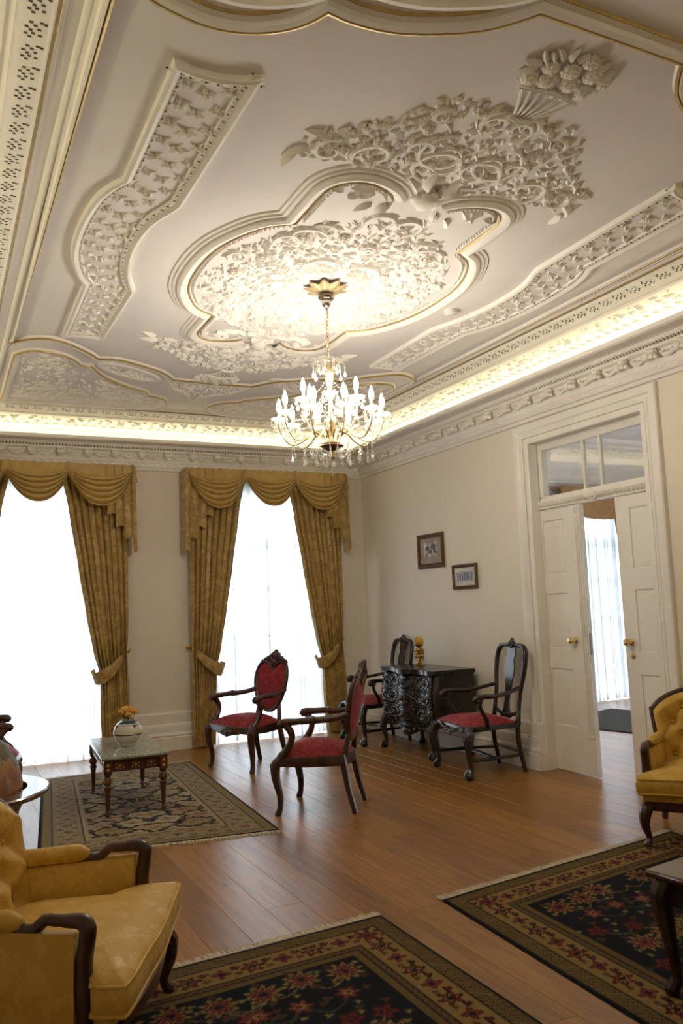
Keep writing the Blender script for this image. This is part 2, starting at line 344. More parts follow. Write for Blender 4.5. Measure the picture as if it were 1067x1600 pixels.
# ---- windows: French casements behind the sheers
GROUND = simple('pale_terrace', (.5, .5, .48), .9)
b = MB(); wallbox(b, (-12, YB + .35, -.3), (22, 40, -.12)); struct(b.build('terrace_ground', GROUND, smooth=False))
def window(n, w, y, half=WH, top=WT):
    b = MB(); d = .07
    for x in (w - half + d / 2, w + half - d / 2): b.box((x, y + .14, top / 2), (d, .1, top), ch=.008)
    for z in (d / 2, top - d / 2, 2.32): b.box((w, y + .14, z), (2 * half, .1, d), ch=.008)
    fr = struct(b.build('window_%d' % n, WPAINT))
    pane = None
    for s in (-1, 1):
        b = MB(); a, e = w + s * .005, w + s * (half - d); c = (a + e) / 2; ww = abs(e - a)
        for x in (a + s * .03, e - s * .03): b.box((x, y + .14, 1.18), (.06, .06, 2.22), ch=.006)
        for z in (.12, .62, 1.18, 1.74, 2.25): b.box((c, y + .14, z), (ww, .05, .05), ch=.006)
        sh = b.build('sash', WPAINT, fr)
        for z0, z1 in ((.14, .6), (.64, 1.16), (1.2, 1.72), (1.76, 2.23)):
            b = MB(); b.box((c, y + .14, (z0 + z1) / 2), (ww - .1, .006, z1 - z0)); b.build('pane', GLASS, sh, smooth=False)
    b = MB(); b.box((w, y + .14, 2.6), (2 * half - .14, .006, .5)); b.build('pane', GLASS, fr, smooth=False)
for i, (w, _) in enumerate(WIN): window(i + 1, w, YB)
# ---- baseboards
BP = [(0, .405), (.018, .40), (.028, .385), (.03, .285), (.045, .27), (.05, .255), (.05, .19), (.06, .18), (.075, .172), (.078, .16), (.07, .145), (.08, .135), (.08, 0)]
def base(name, path):
    b = MB(); b.sweep(path, BP, XYZ); return struct(b.build(name, WPAINT, ang=30))
base('baseboard_back', [(WIN[0][0] + WH + .02, YB), (WIN[1][0] - WH - .02, YB)][::-1])
base('baseboard_back', [(WIN[1][0] + WH + .02, YB), (XR, YB), ][::-1])
base('baseboard_right', [(XR, YB), (XR, 6.10)][::-1])
base('baseboard_right', [(XR, 4.40), (XR, YF)][::-1])
base('baseboard_left', [(XL - .25, YB), (XL - .25, YF)])
# ---- cornice
CO = [(.0, 3.10), (.028, 3.102), (.034, 3.114), (.04, 3.128), (.058, 3.136), (.066, 3.15), (.062, 3.17), (.075, 3.185), (.078, 3.2), (.082, 3.215), (.09, 3.25), (.105, 3.285), (.135, 3.300), (.14, 3.31), (.15, 3.325), (.172, 3.352), (.176, 3.366)]
CO2 = [(.19, 3.372), (.20, 3.382), (.215, 3.368), (.30, 3.362), (.325, 3.356), (.345, 3.366), (.347, 3.392), (.335, 3.402), (.30, 3.402), (.285, 3.388), (.075, 3.388), (.066, 3.40), (.066, 3.50), (.07, 3.52), (.09, 3.538), (.10, 3.545)]
CO3 = [(.10, 3.545), (.17, 3.568), (.26, 3.584), (.34, 3.590), (.365, 3.588), (.382, 3.594), (.386, 3.604), (.40, 3.607), (.415, 3.606), (.43, 3.614), (.535, 3.636), (.545, 3.633), (.55, 3.640), (.556, 3.655)]
room = [(XL, YF), (XR, YF), (XR, YB), (XL, YB)]
b = MB(); b.sweep(room, CO + CO2 + CO3 + [(.575, 3.66), (.59, 3.664), (.59, ZC + .005)], XYZ, True)
TR = struct(b.build('trim_1', PLASTER, ang=24))
b = MB()
b.sweep(room, [(.174, 3.364), (.186, 3.372), (.189, 3.374)], XYZ, True); b.sweep(room, [(.555, 3.652), (.566, 3.653), (.576, 3.662)], XYZ, True)
b.build('gold_line', GOLD, TR)
b = MB(); b.sweep(room, [(.10, 3.392), (.10, 3.398), (.13, 3.398), (.13, 3.392)], XYZ, True); tag(b.build('light_strip', LED), 'warm strip light hidden in the cornice trough all round the ceiling', 'light strip')
# runs along a wall: (point, tangent, inward normal)
def run(L0, L1, step, which):
    n = int((L1 - L0) / step); o = (L1 - L0 - n * step) / 2
    for i in range(n + 1):
        q = L0 + o + i * step
        if which == 'back': yield (lambda s, d, z, q=q: (q + s, YB - d, z))
        elif which == 'right': yield (lambda s, d, z, q=q: (XR - d, q - s, z))
        else: yield (lambda s, d, z, q=q: (XL + d, q + s, z))
bb = MB()                                             # egg and dart, leaf and tongue, cove scrolls, dark flecks for pierced holes: past counting
hh = MB()  # flat dark flecks, painted shade in place of real holes
def egg(fn, d, z, w, h, t): 
    bb.add([fn(-w, d, z - h), fn(w, d, z - h), fn(w, d + .004, z + h), fn(-w, d + .004, z + h), fn(0, d + t, z)], [(0, 1, 4), (1, 2, 4), (2, 3, 4), (3, 0, 4)])
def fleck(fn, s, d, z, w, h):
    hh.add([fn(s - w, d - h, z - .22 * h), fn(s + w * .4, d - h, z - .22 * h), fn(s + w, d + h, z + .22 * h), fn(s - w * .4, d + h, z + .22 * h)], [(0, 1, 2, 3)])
for wl, a, e in (('back', XL + .1, XR - .1), ('right', .5, YB - .1), ('left', 1.5, YB - .1)):
    for fn in run(a, e, .085, wl):
        egg(fn, .063, 3.162, .034, .014, .016)
    for fn in run(a + .1, e - .1, .033, wl):
        bb.add([fn(-.01, .142, 3.316), fn(.01, .142, 3.316), fn(.01, .17, 3.35), fn(-.01, .17, 3.35), fn(0, .17, 3.322)], [(0, 1, 4), (1, 2, 4), (2, 3, 4), (3, 0, 4)])
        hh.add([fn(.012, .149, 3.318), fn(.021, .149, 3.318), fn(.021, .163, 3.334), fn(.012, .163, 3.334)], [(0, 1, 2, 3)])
    for k, fn in enumerate(run(a + .4, e - .4, .10, wl)):  # cove: shell edge and running leaf scroll
        for j in range(5):
            g0 = PI * j / 5; g1 = PI * (j + 1) / 5
            pts = [(cos(g) * .04, .10 + sin(g) * .05, 3.540 + sin(g) * .012 - (.012 if r else 0)) for g, r in ((g0, 0), ((g0 + g1) / 2, 1), (g1, 0))]
            bb.add([fn(*p) for p in pts] + [fn(0, .10, 3.53)], [(0, 1, 3), (1, 2, 3)])
        for j in range(3):
            s0 = rnd.uniform(-.05, .05); d0 = .2 + .055 * j + rnd.uniform(-.01, .01); g = rnd.uniform(0, 6.28); l = .04; w = .013; zz = 3.572 + .02 * j / 2
            c, s_ = cos(g), sin(g)
            bb.add([fn(s0 - l * c, d0 - l * s_ * .6, zz), fn(s0 - w * s_, d0 + w * c, zz), fn(s0 + l * c, d0 + l * s_ * .6, zz), fn(s0 + w * s_, d0 - w * c, zz), fn(s0, d0, zz - .022)], [(0, 1, 4), (1, 2, 4), (2, 3, 4), (3, 0, 4)])
    for k, fn in enumerate(run(a + .6, e - .6, .135, wl)):   # pierced band, the shade of its holes painted as flecks
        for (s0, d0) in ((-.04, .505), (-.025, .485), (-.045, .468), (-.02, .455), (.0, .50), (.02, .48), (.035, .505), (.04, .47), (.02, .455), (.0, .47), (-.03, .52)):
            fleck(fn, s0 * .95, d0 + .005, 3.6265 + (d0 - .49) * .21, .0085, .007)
stuff(bb.build('running_ornament', PLASTER, TR)); stuff(hh.build('painted_hole_shade', HOLE_SHADE, TR, smooth=False))
def modil():
    b = MB(); b.box((0, .045, 0), (.075, .075, .05), ch=.006); b.box((0, .05, .032), (.09, .085, .014), ch=.004)
    b.tube([(0, .075, -.012 + .002 * i) for i in range(1)] + [(-.036, .078, -.01), (.036, .078, -.01)], .013, 8)
    for s in (-.02, 0, .02): b.ball((s, .08, .008), (.011, .012, .018), 6, 4)
    b.ball((0, .055, -.035), (.03, .03, .018), 8, 4); return b
def clump():
    b = MB(); b.ball((-.028, .055, .012), (.038, .035, .026), 8, 5); b.ball((.03, .05, -.012), (.036, .034, .03), 8, 5); b.ball((0, .06, .028), (.03, .025, .014), 8, 4)
    for i in range(5): b.ball((-.05 + .026 * i, .05 + .008 * (i % 2), -.03 + .006 * (i % 3)), (.018, .016, .02), 6, 4)
    return b
def fest():
    b = MB(); P = [(-.09, .028, .03), (-.05, .03, -.005), (0, .033, -.022), (.05, .03, -.005), (.09, .028, .03)]; q = spl(P, 3)
    b.tube(q, [.007 + .009 * sin(PI * i / (len(q) - 1)) for i in range(len(q))], 6)
    for i in range(7): b.ball((-.06 + .02 * i, .036, .01 - .016 * sin(PI * i / 6) + .012 * (i % 2)), (.012, .012, .01), 6, 3)
    return b
pm_mod, pm_cl, pm_fe = modil().build('modillion', PLASTER, TR), clump().build('modillion', PLASTER, TR), fest().build('festoon', PLASTER, TR)
first = True
for wl, a, e, rz in (('back', XL + .2, XR - .2, PI), ('right', 1.6, YB - .2, PI / 2)):
    for k, fn in enumerate(run(a, e, .29, wl)):
        src = pm_mod if wl == 'back' else pm_cl
        p = fn(0, .085, 3.262); inst(src, TR, p, rz)
        inst(pm_fe, TR, fn(.145, .075, 3.25), rz)
for o in (pm_mod, pm_cl, pm_fe): bpy.data.objects.remove(o)

# ================================================================ stucco ceiling
def cz(a, b, h): return (CX + a, b, ZC - h)          # plan coordinates from the room's axis, h = how far it stands down
BEAD = [(-.045, -.004), (-.04, .012), (-.02, .016), (-.012, .03), (.006, .034), (.012, .018), (.02, .014), (.028, -.004)]
def mirror(half): return half + [(-x, y) for x, y in reversed(half)]
def arc(p, q, bul, n=8):                             # circular-ish bow from p to q, bul to the left-hand side
    dx, dy = q[0] - p[0], q[1] - p[1]; out = []
    for i in range(n):
        t = i / n; k = 4 * t * (1 - t) * bul; out.append((p[0] + dx * t - dy * k, p[1] + dy * t + dx * k))
    return out
LEAFH = .72
def leaf(mb, x, y, g, l, w, h, bend=0.0, z0=0.0):
    h = h * LEAFH
    c, s = cos(g), sin(g); n = 5; L = []; Rr = []; M_ = []
    for i in range(n):
        t = i / (n - 1); ww = w * (sin(PI * min(1, t * .9 + .1)) ** .8) * (1 if i % 2 == 0 or i == n - 1 else 1.25) * (0.15 if i == n - 1 else 1)
        u = l * t; o = bend * l * t * t; hh_ = h * sin(PI * (t * .75 + .2))
        for lst, e, z in ((L, o - ww, -.002), (M_, o, hh_), (Rr, o + ww, -.002)):
            lst.append(cz(x + u * c - e * s, y + u * s + e * c, z0 + z))
    v = L + M_ + Rr; f = []
    for i in range(n - 1): f += [(i, i + 1, n + i + 1, n + i), (n + i, n + i + 1, 2 * n + i + 1, 2 * n + i)]
    mb.add(v, f)
def rose(mb, x, y, r, h=.03, pet=6):
    for ring, (k, rr, hz) in enumerate(((pet, .62, .55), (max(3, pet - 2), .32, .9))):
        for i in range(k):
            g = 2 * PI * (i + .5 * ring) / k; cx, cy = x + r * rr * cos(g), y + r * rr * sin(g)
            mb.ball(cz(cx, cy, h * hz * .6), (r * .42, r * .42, h * .5), 6, 4)
    mb.ball(cz(x, y, h * .9), (r * .25, r * .25, h * .4), 6, 4)
def scroll(mb, x, y, g, r, turns, sg, th=.014, leaves=True, ln=.07, tail=.0):
    # spiral starting at (x, y) in direction g, curling to side sg, first radius r
    cx, cy = x - sg * r * sin(g), y + sg * r * cos(g); a0 = math.atan2(y - cy, x - cx); P = []; n = int(14 * turns)
    for i in range(n + 1):
        t = i / n; a = a0 + sg * 2 * PI * turns * t; rr = r * (1 - .9 * t ** .85)
        P.append((cx + rr * cos(a), cy + rr * sin(a), th * (1 - .62 * t) * (.55 + .45 * min(1, 6 * t))))
    mb.tube([cz(p[0], p[1], .006) for p in P], [p[2] for p in P], 6, flat=1)
    if leaves:
        for i in range(1, n, 2):
            p, q = P[i], P[min(n, i + 1)]; d = math.atan2(q[1] - p[1], q[0] - p[0]); t = i / n
            leaf(mb, p[0], p[1], d - sg * .75, ln * 1.25 * (1 - .5 * t), ln * .27, .026, sg * .6)
            if i % 4 == 1: leaf(mb, p[0], p[1], d + sg * .6, ln * .7 * (1 - .4 * t), ln * .2, .016, -sg * .4)
    return P[-1], (cx, cy)
# --- the field border, scalloped at both ends
far = [(-1.83, 6.78)] + arc((-1.83, 6.78), (-1.14, 6.99), -.0, 1)[1:] + spl([(-1.83, 6.76), (-1.70, 6.62), (-1.56, 6.58), (-1.40, 6.68), (-1.23, 6.86), (-1.145, 6.985)], 4) + spl([(-1.145, 6.985), (-.97, 6.955), (-.76, 7.06), (-.55, 7.20), (-.395, 7.41)], 4) + [(0, 7.43)]
near = spl([(-.375, 2.16), (-.43, 2.23), (-.52, 2.32), (-.66, 2.40), (-.82, 2.46), (-.98, 2.475), (-1.10, 2.46)], 3) + spl([(-1.10, 2.46), (-1.15, 2.55), (-1.22, 2.62), (-1.32, 2.675), (-1.43, 2.70), (-1.55, 2.69), (-1.70, 2.64), (-1.83, 2.52)], 3)
half = near + far                                    # near axis -> left side -> far axis
path = half + [(-x, y) for x, y in reversed(half[:-1])]
clean = [path[0]]
for p in path[1:]:
    if math.hypot(p[0] - clean[-1][0], p[1] - clean[-1][1]) > .012: clean.append(p)
path = clean
b = MB(); b.sweep(path, [(-o * 1.3, h) for o, h in BEAD] + [], cz, True); FB = b.build('field_border', PLASTER, CEILO, ang=24)
b = MB(); b.sweep(path, [(-.02, .015), (-.013, .0275), (-.018, .034), (-.03, .030)], cz, True); b.sweep(path, [(.045, .0), (.045, .012), (.056, .012), (.06, .0)], cz, True)
b.build('gold_line', GOLD, FB)
b = MB(); b.sweep([(XL - CX + .66, YF + .66), (XR - CX - .66, YF + .66), (XR - CX - .66, YB - .66), (XL - CX + .66, YB - .66)], [(-.02, 0), (-.012, .012), (0, .016), (.012, .012), (.02, 0)], cz, True); b.build('ceiling_bead', PLASTER, CEILO)
# --- near-end scalloped outer moulding (wider, behind the border) 
b = MB(); b.sweep([(x * 1.0, y - .17) for x, y in near], [(-.06, 0), (-.05, .03), (-.02, .04), (.0, .02), (.03, .03), (.05, 0)], cz); b.sweep([(-x, y - .17) for x, y in near], [(-.06, 0), (-.05, .03), (-.02, .04), (.0, .02), (.03, .03), (.05, 0)], cz); b.build('scallop_moulding', PLASTER, CEILO)
# --- side panels
def panel_outline(s):
    ys = 4.72
    L = [(1.53, 2.97)] + [(1.535, 3.95)] + spl([(1.535, 3.95), (1.59, 4.06), (1.64, 4.25), (1.665, 4.62), (1.645, 4.95), (1.58, 5.22), (1.51, 5.37)], 4) + [(1.50, 6.49)]
    Rr = [(1.18, 6.46), (1.165, 5.38)] + spl([(1.165, 5.38), (1.24, 5.15), (1.285, 4.9), (1.30, 4.66), (1.275, 4.38), (1.20, 4.16), (1.185, 4.1)], 4) + [(1.16, 2.93)]
    end = [(1.24, 2.975), (1.34, 3.0), (1.44, 2.995)]
    fe = [(1.42, 6.455), (1.34, 6.44), (1.26, 6.445)]
    return [(s * x, y) for x, y in L + fe + Rr + end]
spray = None
def spray_mesh():
    b = MB(); global CX, ZC
    o1, o2 = CX, ZC; CX, ZC = 0, 0
    for g, l in ((.2, .055), (1.1, .045), (2.3, .05), (3.6, .045), (5.2, .05)): leaf(b, 0, 0, g, l, .013, .016, .3)
    rose(b, .008, .006, .02, .022, 5); rose(b, -.018, -.016, .013, .016, 4)
    CX, ZC = o1, o2; return b
for s in (-1, 1):
    P = panel_outline(s)
    o_ = [(0, -.004), (-.006, .026), (-.022, .032), (-.04, .022), (-.046, .016), (-.066, .014), (-.07, -.002)]
    if s < 0: o_ = o_
    b = MB(); b.sweep(P, [(o * (1 if s < 0 else -1), h) for o, h in o_], cz, True)
    PF = b.build('side_panel', PLASTER, CEILO, ang=24)
    b = MB(); hb = MB()
    for i in range(len(P)):
        p, q = P[i], P[(i + 1) % len(P)]; L = math.hypot(q[0] - p[0], q[1] - p[1]); n = max(1, int(L / .03)); dx, dy = (q[0] - p[0]) / L, (q[1] - p[1]) / L
        nx, ny = (-dy, dx) if s > 0 else (dy, -dx)
        for k in range(n):
            t = (k + .5) / n; x, y = p[0] + dx * L * t + nx * .056, p[1] + dy * L * t + ny * .056
            b.ball(cz(x, y, .016), (.010, .010, .008), 5, 3)
            if k % 2 == 0: hb.box(cz(x + dx * .014, y + dy * .014, .0155), (.009, .009, .004), rot=math.atan2(dy, dx))  # dark dabs between beads, painted as the shade of holes
    stuff(b.build('bead_strip', PLASTER, PF)); stuff(hb.build('painted_hole_shade', HOLE_SHADE, PF, smooth=False))
    if spray is None: spray = spray_mesh().build('floral_spray', PLASTER, PF)
    for k in range(22):
        y = 3.1 + k * .152
        bow = .135 * (max(0, 1 - ((y - 4.68) / .72) ** 2) ** .6)
        for j, off in enumerate((-.085, 0, .085)):
            yy = y + (.05 if j == 1 else 0)
            inst(spray, PF, (CX + s * (1.345 + bow + off), yy, ZC), rnd.uniform(-.5, .5) + (0 if s < 0 else PI), rnd.uniform(.85, 1.1))
bpy.data.objects.remove(spray)
# --- far-end panels: big corner panel, small lens, middle fan
def fill(mb, inside, box, n, l=(.04, .07), swirl=3.0, seed=1, z0=0):
    r = random.Random(seed); pts = []
    for _ in range(n * 12):
        if len(pts) >= n: break
        x, y = r.uniform(box[0], box[1]), r.uniform(box[2], box[3])
        if not inside(x, y): continue
        if any((x - a) ** 2 + (y - c) ** 2 < .028 ** 2 for a, c in pts[-160:]): continue
        pts.append((x, y)); g = swirl * sin(3.1 * abs(x) + 1.7 * y) + r.uniform(-.9, .9) + 2.2 * y
        if x < 0: g = PI - g
        leaf(mb, x, y, g, r.uniform(*l), r.uniform(.010, .017), r.uniform(.014, .026), r.uniform(-.7, .7), z0)
def inpoly(P):
    def f(x, y):
        c = False
        for i in range(len(P)):
            (x0, y0), (x1, y1) = P[i - 1], P[i]
            if (y0 > y) != (y1 > y) and x < (x1 - x0) * (y - y0) / (y1 - y0) + x0: c = not c
        return c
    return f
for s in (-1, 1):
    big = [(-1.79, 8.66), (-1.79, 7.08)] + spl([(-1.79, 7.08), (-1.72, 6.96), (-1.63, 6.90), (-1.47, 6.93), (-1.33, 7.05), (-1.245, 7.20)], 3) + [(-1.16, 7.19)] + spl([(-1.16, 7.19), (-1.02, 7.46), (-.80, 7.70), (-.515, 7.91)], 3) + [(-.475, 8.02)] + spl([(-.475, 8.02), (-.295, 8.13), (-.225, 8.33), (-.275, 8.5), (-.40, 8.60), (-.6, 8.64)], 3)
    P = [(x * -s, y) for x, y in big]
    k = 1 if s > 0 else -1
    b = MB(); b.sweep(P, [(k * o, h) for o, h in ((-.055, -.003), (-.05, .012), (-.03, .016), (-.02, .028), (-.004, .03), (.004, .014), (.02, .0))], cz, True); EP = b.build('end_panel', PLASTER, CEILO, ang=24)
    b = MB(); b.sweep(P, [(k * o, h) for o, h in ((-.004, .028), (.0, .031), (.005, .028), (.008, .016))], cz, True); b.build('gold_line', GOLD, EP)
    b = MB(); ins = inpoly(P)
    lo = min(p[0] for p in P); hi = max(p[0] for p in P)
    ctr = [(-1.45, 7.35), (-1.35, 7.95), (-.95, 8.1), (-1.5, 8.35), (-.6, 8.3)]
    for i, (x, y) in enumerate(ctr): scroll(b, x * -s, y, 1.0 * i + (0 if s < 0 else PI), .13, 1.2, -s if i % 2 else s, .014); rose(b, x * -s + .06, y + .05, .045, .03)
    fill(b, lambda x, y: ins(x, y) and ins(x + .09, y + .05) and ins(x - .09, y) and ins(x, y - .09), (lo, hi, 6.9, 8.6), 300, (.05, .085), seed=5 + s); stuff(b.build('foliage', PLASTER, EP))
    # lens between the scallops
    C = (-.80 * -s, 7.34); ang = math.atan2(.40, .62) * (1 if s > 0 else -1) * -1
    E = [(C[0] + .36 * cos(t) * cos(.62) * s * 1 - .13 * sin(t) * sin(.62) * s * -1 * -1, C[1] - .36 * cos(t) * sin(-.62) * -1 * -1 + .13 * sin(t) * cos(.62)) for t in [2 * PI * i / 28 for i in range(28)]]
    E = [(C[0] + s * -1 * (.34 * cos(t) * cos(.58) - .12 * sin(t) * sin(.58)), C[1] + (.34 * cos(t) * sin(.58) + .12 * sin(t) * cos(.58))) for t in [2 * PI * i / 28 for i in range(28)]]
    E = [(C[0] - s * -1 * (x_ - C[0]), y_) for x_, y_ in E]
    if s > 0: E = [(2 * C[0] - x_, y_) for x_, y_ in E]
    if s < 0: E = [(2 * C[0] - x_, y_) for x_, y_ in E]
    b = MB(); b.sweep(E, [(-.03, 0), (-.02, .014), (0, .018), (.02, .014), (.03, 0)], cz, True); LP = b.build('lens_panel', PLASTER, CEILO)
    b = MB(); ie = inpoly(E); fill(b, lambda x, y: ie(x, y), (C[0] - .4, C[0] + .4, 7.0, 7.7), 90, (.03, .045), seed=9); stuff(b.build('foliage', PLASTER, LP))
fan = [(-.42, 7.5), (.42, 7.5), (.30, 7.75), (.16, 7.86), (.07, 8.02), (0, 8.2), (-.07, 8.02), (-.16, 7.86), (-.30, 7.75)]
b = MB(); b.sweep(fan, [(-.02, 0), (-.012, .014), (0, .018), (.012, .014), (.02, 0)], cz, True); FP = b.build('fan_panel', PLASTER, CEILO)
b = MB(); ie = inpoly(fan); fill(b, ie, (-.42, .42, 7.5, 8.2), 110, (.03, .05), seed=3); stuff(b.build('foliage', PLASTER, FP))
# --- medallion
MY = 4.86
q = [(.925, 0), (.915, .2), (.875, .40), (.79, .60), (.70, .73), (.585, .81)]
q2 = [(.585, .81), (.585, 1.08)]; q3 = [(.585, 1.08), (.575, 1.22), (.52, 1.32), (.42, 1.375), (.31, 1.37), (.20, 1.32), (.135, 1.255)]
quarter = spl(q, 4) + spl(q3, 4)
left_far = [(-x, MY + y) for x, y in quarter]; left_near = [(-x, MY - y) for x, y in quarter]
b = MB(); g = MB(); st = MB()
MP = [(-.02, -.003), (-.012, .012), (.0, .016), (.012, .03), (.03, .045), (.05, .05), (.07, .04), (.075, .025), (.10, .022), (.11, .012), (.125, .01), (.13, -.003)]
for s in (-1, 1):
    pth = [(s * x, MY - y) for x, y in reversed(quarter)] + [(s * x, MY + y) for x, y in quarter[1:]]
    k = 1 if s < 0 else -1
    b.sweep(pth, [(k * (o - .035), h * .85) for o, h in MP], cz); g.sweep(pth, [(k * o, h) for o, h in ((-.040, .014), (-.036, .022), (-.042, .026), (-.048, .018))], cz)
    for i in range(len(pth) - 1):
        p, q_ = pth[i], pth[i + 1]; L = math.hypot(q_[0] - p[0], q_[1] - p[1]); n = max(1, round(L / .026)); dx, dy = (q_[0] - p[0]) / L, (q_[1] - p[1]) / L
        nx, ny = (dy * s, -dx * s); nx, ny = (-dy, dx) if s > 0 else (dy, -dx)
        for j in range(n):
            t = (j + .5) / n; st.ball(cz(p[0] + dx * L * t + nx * .075, p[1] + dy * L * t + ny * .075, .012), (.010, .010, .012), 5, 3)
MD = b.build('medallion', PLASTER, CEILO, ang=24)
g.build('gold_line', GOLD, MD); stuff(st.build('bead_strip', PLASTER, MD))
f1 = MB()
oval = lambda x, y: (x / .80) ** 2 + ((y - MY - .1) / 1.02) ** 2 < 1 + .07 * sin(9 * math.atan2(y - MY, x)) and (x / .17) ** 2 + ((y - MY) / .17) ** 2 > 1
fill(f1, oval, (-.84, .84, 3.8, 6.1), 1700, (.034, .056), 2.6, 11)
stuff(f1.build('foliage', PLASTER, MD))
f2 = MB()
for sx in (-1, 1):
    for sy in (-1, 1):
        for (x, y, g0, r, tn, sg) in ((.25, .2, .9, .17, 1.3, 1), (.62, .18, 2.4, .12, 1.2, -1), (.28, .62, 2.0, .15, 1.3, -1), (.52, .5, .3, .11, 1.2, 1), (.12, .9, .4, .12, 1.1, 1), (.42, .82, 1.9, .09, 1.1, 1)):
            gg = math.atan2(sin(g0) * sy, cos(g0) * sx); scroll(f2, sx * x, MY + .05 + sy * y, gg, r, tn, sg * sx * sy, .016, True, .075)
        for (x, y) in ((.3, .33), (.55, .33), (.2, .75), (.42, .66)): rose(f2, sx * x, MY + .05 + sy * y, .04, .034)
stuff(f2.build('scrollwork', PLASTER, MD))
for sx, sy in ((0, -.62), (0, .72), (-.62, 0), (.62, 0)):
    rb = MB(); rose(rb, sx, MY + sy, .06, .036, 7); rb.build('rosette', PLASTER, MD)
# cartouches at the two ends of the medallion, each a basket of roses on scrolls
for e, nm in ((-1, 'cartouche'), (1, 'cartouche')):
    Y = lambda d: MY + e * d
    c = MB()
    for s in (-1, 1):
        gg = lambda a: math.atan2(sin(a) * e, cos(a) * s); k = s * e
        for (x, d, a, r, tn, sg, ln) in ((.12, 1.44, .1, .17, 1.45, 1, .062), (.18, 1.86, -.25, .17, 1.45, -1, .06), (.50, 1.44, .3, .13, 1.3, 1, .055), (.66, 1.62, .2, .10, 1.25, -1, .05), (.08, 1.92, .2, .09, 1.2, 1, .05), (.06, 2.10, .5, .07, 1.2, -1, .045), (.33, 1.66, .9, .08, 1.2, 1, .045), (.30, 2.02, .4, .06, 1.2, -1, .04)):
            scroll(c, s * x, Y(d), gg(a), r, tn, sg * k, .017, True, ln)
        for (x, d, a, l) in ((.1, 1.2, 1.9, .14), (.15, 1.28, .5, .13), (.08, 1.33, 1.2, .15), (.28, 1.24, -.5, .11), (.3, 1.27, .1, .11), (.16, 1.15, -1.0, .12), (.24, 1.12, -.6, .11), (.4, 1.15, 2.6, .10), (.18, 1.08, 2.4, .1), (.33, 1.16, 1.2, .1), (.45, 1.2, .4, .08), (.78, 1.5, -.4, .13), (.82, 1.42, -1.0, .12), (.72, 1.62, .5, .12)): leaf(c, s * x, Y(d), gg(a), l, l * .22, .04, .5 * s)
        for i in range(9):
            t = i / 8; leaf(c, s * (.78 - .58 * t), Y(1.62 + .42 * t), gg(2.2 + .4 * (i % 2)), .06, .017, .028, .4 * s); rose(c, s * (.74 - .56 * t), Y(1.66 + .40 * t), .017, .022, 4)
        for (x, d) in ((.28, 1.6), (.33, 1.85), (.62, 1.55), (.2, 2.06), (.45, 1.5), (.15, 1.6), (.5, 1.68)): rose(c, s * x, Y(d), .028, .028)
    CT = c.build('cartouche', PLASTER, CEILO)
    fm = MB(); fill(fm, lambda x, y: (abs(x) < .86 - .9 * max(0, abs(y - MY) - 1.52)) and 1.42 < abs(y - MY) < 2.1 and abs(x) > .06 * 0, (-.9, .9, Y(2.15) if e < 0 else Y(1.4), Y(1.4) if e < 0 else Y(2.15)), 420, (.03, .05), 2.4, 21 + e); stuff(fm.build('foliage', PLASTER, CT))
    bk = MB()
    for i in range(7):
        a = -.5 + i / 6; bk.tube([cz(a * .08, Y(2.10), .012), cz(a * .18, Y(2.20), .026), cz(a * .29, Y(2.30), .018)], .007, 6)
    bk.tube([cz(-.155, Y(2.29), .018), cz(0, Y(2.32), .03), cz(.155, Y(2.29), .018)], .010, 6); bk.tube([cz(-.06, Y(2.10), .015), cz(0, Y(2.09), .03), cz(.06, Y(2.10), .015)], .014, 6)
    bk.build('basket', PLASTER, CT)
    r2 = random.Random(4)
    for (x, d, r) in ((-.07, 2.36, .046), (.04, 2.375, .05), (.13, 2.36, .042), (-.15, 2.35, .04), (-.015, 2.45, .046), (.095, 2.455, .042), (-.11, 2.44, .04), (.17, 2.44, .034), (.025, 2.525, .036)):
        rb = MB(); rose(rb, x, Y(d), r, .036, 7); rb.build('rosette', PLASTER, CT)
    lf = MB()
    for i in range(26):
        a = 2 * PI * i / 26; leaf(lf, .155 * cos(a), Y(2.41 + .09 * sin(a)), math.atan2(e * sin(a), cos(a)), r2.uniform(.05, .08), .016, .03, r2.uniform(-.4, .4), .005)
    stuff(lf.build('foliage', PLASTER, CT))
    cl = MB(); leaf(cl, 0, Y(1.40), PI / 2 * -e, .22, .05, .06); leaf(cl, -.03, Y(1.36), gg(2.2), .16, .034, .055, .4); leaf(cl, .03, Y(1.36), gg(.9), .16, .034, .055, -.4)
    for s in (-1, 1): scroll(cl, s * .02, Y(1.22), math.atan2(e * .3, s), .075, 1.1, s * e, .022, False)
    cl.ball(cz(0, Y(1.3), .03), (.06, .09, .035), 10, 6); cl.build('acanthus', PLASTER, CT)
# smoke detector
b = MB(); b.lathe([(.0, .0), (.05, .0), (.054, -.012), (.05, -.028), (.035, -.036), (.033, -.042), (.0, -.044)], (3.43, 4.98, ZC), 20); tag(b.build('smoke_detector', simple('white_plastic', (.75, .73, .68), .4)), 'small round white smoke detector on the ceiling beside the medallion', 'smoke detector')
